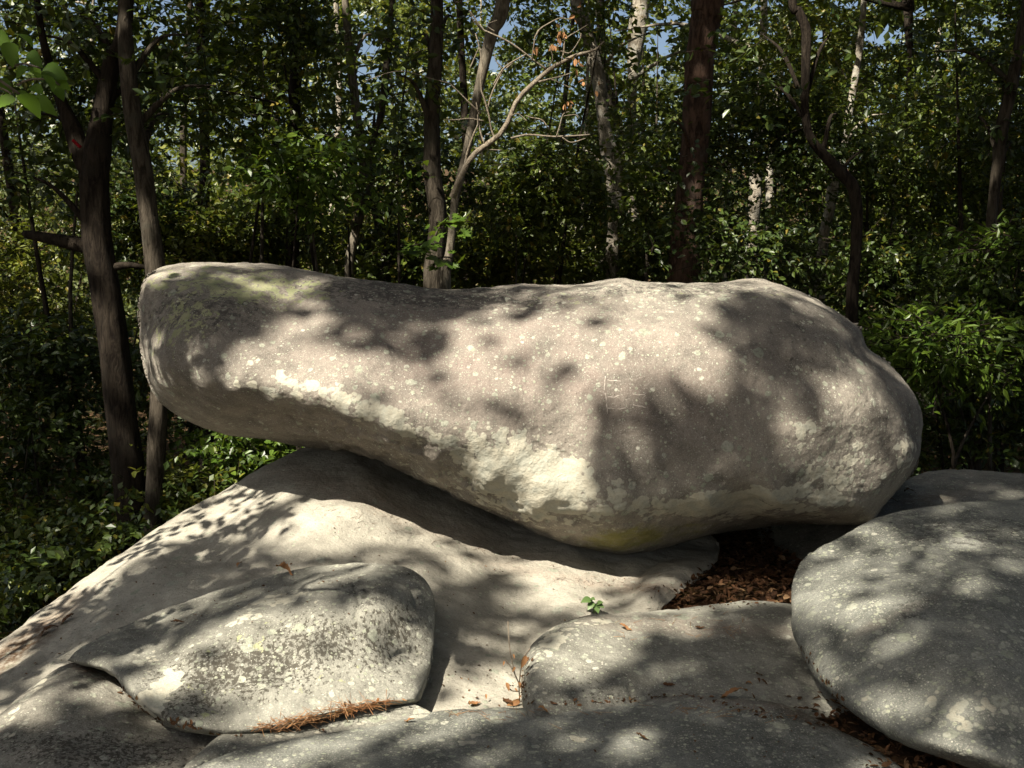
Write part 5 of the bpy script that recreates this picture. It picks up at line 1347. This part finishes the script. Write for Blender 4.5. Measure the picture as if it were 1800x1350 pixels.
def tangent(p, n, px, py, ang, lpx):
    q, _ = hit(px + math.cos(R(ang)) * lpx, py + math.sin(R(ang)) * lpx * .6)
    y = (Vector(q - p) if q is not None else Vector((1, 0, 0)))
    N = Vector(n)
    y = (y - N * y.dot(N)).normalized()
    return y, N, y.cross(N)
from mathutils import Matrix
def lay(name, px, py, lpx, ang, label, mat, seed):
    p, n = hit(px, py)
    if p is None: return
    L = lpx / FPX * p[1] * 1.1
    y, N, x = tangent(p, n, px, py, ang, lpx)
    V, F = curled(L, seed)
    V[:, 1] -= L / 2
    M = np.array(Matrix((x, y, N)).transposed())
    V = V @ M.T
    o = link(name, mesh_np(name, V, F, mat), None, p + n * .001, label, 'leaf', 'dry leaves fallen on the rocks')
for k, (px, py, l_, a, lb, m_) in enumerate(DRY): lay('dry_leaf', px, py, l_, a, lb, m_, k + 1)

# heap of needles and leaves behind the low ledge
def scatter_on(regions, n, r):
    out = []
    while len(out) < n:
        x0, y0, x1, y1, w_ = regions[r.integers(len(regions))]
        t = r.random()
        px, py = x0 + (x1 - x0) * t + r.normal() * 3, y0 + (y1 - y0) * t + r.normal() * w_ * math.sin(math.pi * min(max(t, .08), .92))
        p, nn = hit(px, py)
        if p is not None: out.append((p, nn))
    return out
r2 = np.random.default_rng(5)
def needles(regions, n, length, name, label, lift=.014, width=.0013, mat=L_ORANGE, upmax=.3):
    a, b_ = [], []
    for p, nn in scatter_on(regions, n, r2):
        d = unit(np.array([r2.normal() + .5, r2.normal() * .5 + .3, r2.normal() * upmax]))
        d = unit(d - nn * min(0, d @ nn))
        l_ = length * r2.uniform(.5, 1.3)
        s = p + nn * r2.random() * lift
        a.append(s - d * l_ / 2); b_.append(s + d * l_ / 2 + nn * .004)
    a, b_ = np.array(a), np.array(b_)
    base = a.mean(0)
    return link(name, twig_mesh(name, a - base, b_ - base, width, mat), None, base, label, 'needles', kind='stuff')
needles([(450, 1279, 560, 1262, 3), (520, 1266, 640, 1240, 4), (600, 1246, 690, 1231, 2)], 190, .085, 'needle_heap', 'heap of orange pine needles between the leaning block and the low ledge')
pos = scatter_on([(500, 1270, 640, 1242, 4), (600, 1242, 700, 1229, 2)], 16, r2)
P = np.array([p + n * .012 for p, n in pos])
AX = unit(r2.normal(size=P.shape) * [1, .6, .3]); NO = unit(np.cross(AX, unit(r2.normal(size=P.shape) * .5 + [0, -1, .6])))
link('leaf_heap', leaf_mesh('leaf_heap', P - P[0], AX, NO, r2.uniform(.025, .045, len(P)), L_ORANGE, True, .28), None, P[0], 'orange scraps of leaves mixed in the needle heap by the low ledge', 'leaves', kind='stuff')
needles([(700, 900, 900, 985, 6), (850, 985, 1180, 1015, 8), (560, 890, 760, 955, 10), (980, 1020, 1190, 1035, 8), (660, 905, 830, 935, 5)], 110, .05, 'fallen_needles', 'thin line of dead needles along the shadow edge on the dome', .004, .0011, L_BROWN, .1)
needles([(1060, 1095, 1330, 1085, 10), (1080, 1120, 1300, 1110, 14), (780, 1255, 960, 1250, 5), (840, 1262, 1300, 1250, 12), (1180, 1245, 1400, 1262, 8)], 90, .06, 'loose_needles', 'loose orange needles scattered over the flat slabs in front', .003, .0011, L_ORANGE, .1)

def scraps(regions, n, l0, l1, name, label, mat):
    pn = scatter_on(regions, n, r2)
    P = np.array([p + nn * .004 for p, nn in pn]); NN = np.array([nn for p, nn in pn])
    NO = unit(NN + r2.normal(size=P.shape) * .35)
    AX = r2.normal(size=P.shape); AX = unit(AX - NO * (AX * NO).sum(-1, keepdims=True))
    return link(name, leaf_mesh(name, P - P[0], AX, NO, r2.uniform(l0, l1, len(P)), mat, True, .27), None, P[0], label, 'leaves', kind='stuff')
scraps([(200, 1195, 262, 1258, 3), (262, 1260, 430, 1296, 3), (930, 1240, 1210, 1224, 3), (1210, 1222, 1460, 1280, 5), (925, 1160, 922, 1238, 2), (1150, 1070, 1390, 1058, 4), (1400, 1130, 1500, 1260, 4)], 330, .008, .026, 'leaf_scraps', 'brown scraps of leaf and twig caught in the joints between the rocks', L_BROWN)
scraps([(300, 1000, 900, 1000, 60), (760, 1060, 1180, 1040, 40), (40, 1180, 300, 980, 40), (780, 1200, 920, 1200, 40), (300, 1090, 640, 1020, 14), (800, 1310, 1500, 1310, 40)], 260, .006, .018, 'stone_crumbs', 'tiny dead leaf bits scattered over the open rock surfaces', L_BROWN)

# leaf litter under the boulder and in the corner
def litter(x0, x1, y0, y1, n, name, label, L=.065, dens=None):
    X, Y_ = r2.uniform(x0, x1, n), r2.uniform(y0, y1, n)
    Z = ground_z(X, Y_) + .012 + r2.random(n) * .03
    P = np.stack([X, Y_, Z], -1)
    AX = unit(r2.normal(size=P.shape) * [1, 1, .35])
    NO = unit(r2.normal(size=P.shape) * .45 + [0, 0, 1]); NO = unit(NO - AX * (NO * AX).sum(-1, keepdims=True))
    base = P.mean(0)
    link(name, leaf_mesh(name, P - base, AX, NO, r2.uniform(.6, 1.3, n) * L, L_BROWN, True, .27), None, base, label, 'leaves', kind='stuff')
litter(.5, 2.4, 4.8, 7.0, 9000, 'leaf_litter', 'bed of brown dead leaves in the hollow under the balanced boulder', .042)
litter(.6, 2.2, 3.0, 4.2, 2600, 'corner_litter', 'brown leaf litter in the dark gap below the right boulder', .032)
litter(-7, 7, 7.8, 14, 9000, 'forest_litter', 'dead leaves strewn over the forest floor behind the rocks', .09)

# small green plant
p, n = hit(1044, 1074)
base = p
root = thing('small_plant', base, 'small green plant with five oval leaves growing beside the rounded slab', 'plant')
b = NB('plant_leaf'); c = b.mix(b.noise(b.coord(), 60, 2), (.10, .17, .05), (.14, .22, .07)); PL = b.done(b.bsdf(c, .45, .35).outputs[0])
V, F = serrated(1.0, .27, fold=.3); PLM = mesh_np('leaf', V, F, PL)
Yp = p[1] - .03
for (x0, y0, x1, y1) in [(1039, 1053, 1021, 1058), (1043, 1058, 1033, 1072), (1047, 1061, 1052, 1078), (1049, 1061, 1062, 1068), (1038, 1052, 1046, 1054), (1048, 1062, 1060, 1058)]:
    put_leaf(root, base, PLM, at(x0, y0, Yp), at(x1, y1, Yp - .03), (0, -.6, .8), 1.25)
limb_obj(root, base, np.array([p - [0, 0, .02], at(1043, 1066, Yp + .01), at(1040, 1054, Yp)]), np.array([.003, .002, .002]), PL, 5, 'stem', 6, 0)
limb_obj(root, base, np.array([p - [0, 0, .02], at(1047, 1070, Yp), at(1048, 1061, Yp)]), np.array([.003, .002, .002]), PL, 5, 'stem', 6, 0)

# withered sprig
p, n = hit(914, 1236)
base = p
root = thing('withered_sprig', base, 'withered sprig with a few orange leaves standing at the edge of the rounded slab', 'plant')
Yw = p[1] - .02
for path in ([(914, 1236, 3), (913, 1205, 2.5), (905, 1185, 2.5), (900, 1160, 2), (896, 1140, 1.6), (894, 1112, 1.2), (893, 1092, 1)], [(913, 1205, 2), (914, 1185, 2), (922, 1155, 1.6), (932, 1140, 1)],
             [(908, 1192, 2), (900, 1175, 1.6), (888, 1160, 1)], [(913, 1215, 2), (900, 1214, 1.5), (890, 1205, 1)], [(920, 1244, 2), (917, 1215, 1.5), (918, 1190, 1)], [(924, 1244, 2), (922, 1222, 1.2)]):
    Pq, wq = path_to_world(path, Yw)
    wq = wq * .6
    limb_obj(root, base, Pq, wq, B_BARE, 5, 'stem', 12, 0)
V, F = serrated(1.0, .22, fold=.5); WLM = mesh_np('leaf', V, F, L_ORANGE)
for (x0, y0, x1, y1) in [(924, 1152, 914, 1182), (905, 1172, 899, 1184), (890, 1200, 897, 1220), (912, 1198, 916, 1214), (905, 1210, 911, 1217), (902, 1150, 905, 1160), (886, 1162, 884, 1172), (915, 1222, 911, 1230), (854, 1220, 855, 1232), (914, 1232, 884, 1242)]:
    put_leaf(root, base, WLM, at(x0, y0, Yw), at(x0 + (x1 - x0) * .8, y0 + (y1 - y0) * .8, Yw - .015), (.3, -.8, .4), .95)

# ------------------------------------------------------------------ the wood goes on to both sides of the view
r9 = np.random.default_rng(99)
for sd in (-1, 1):
    N = 7000
    Yd = r9.uniform(11, 55, N)
    X = sd * r9.uniform(.60, 1.35, N) * Yd
    H = 6.5 + 3.0 * fbm(np.stack([X / 7, Yd / 9, 0 * X], -1), 1, 3, seed=8) + Yd * .06
    C = np.stack([X, Yd, ground_z(X, Yd) + r9.random(N) ** 1.3 * H], -1)
    pos, ax, no, sz, a, b_ = sprays(r9, C, .6, 2, .24, 7)
    q_, w_, f_ = project(pos)
    k = (q_ < -40) | (q_ > 1840)
    base = np.array([sd * 20.0, 22.0, float(ground_z(sd * 20.0, 22.0))])
    link('side_woods', leaf_mesh('side_woods', (pos - base)[k], ax[k], no[k], sz[k], L_FAR if sd < 0 else L_MID, False, .32), loc=base,
         label='leafy wood going on beyond the %s edge of the view' % ('left' if sd < 0 else 'right'), cat='woods', kind='stuff')
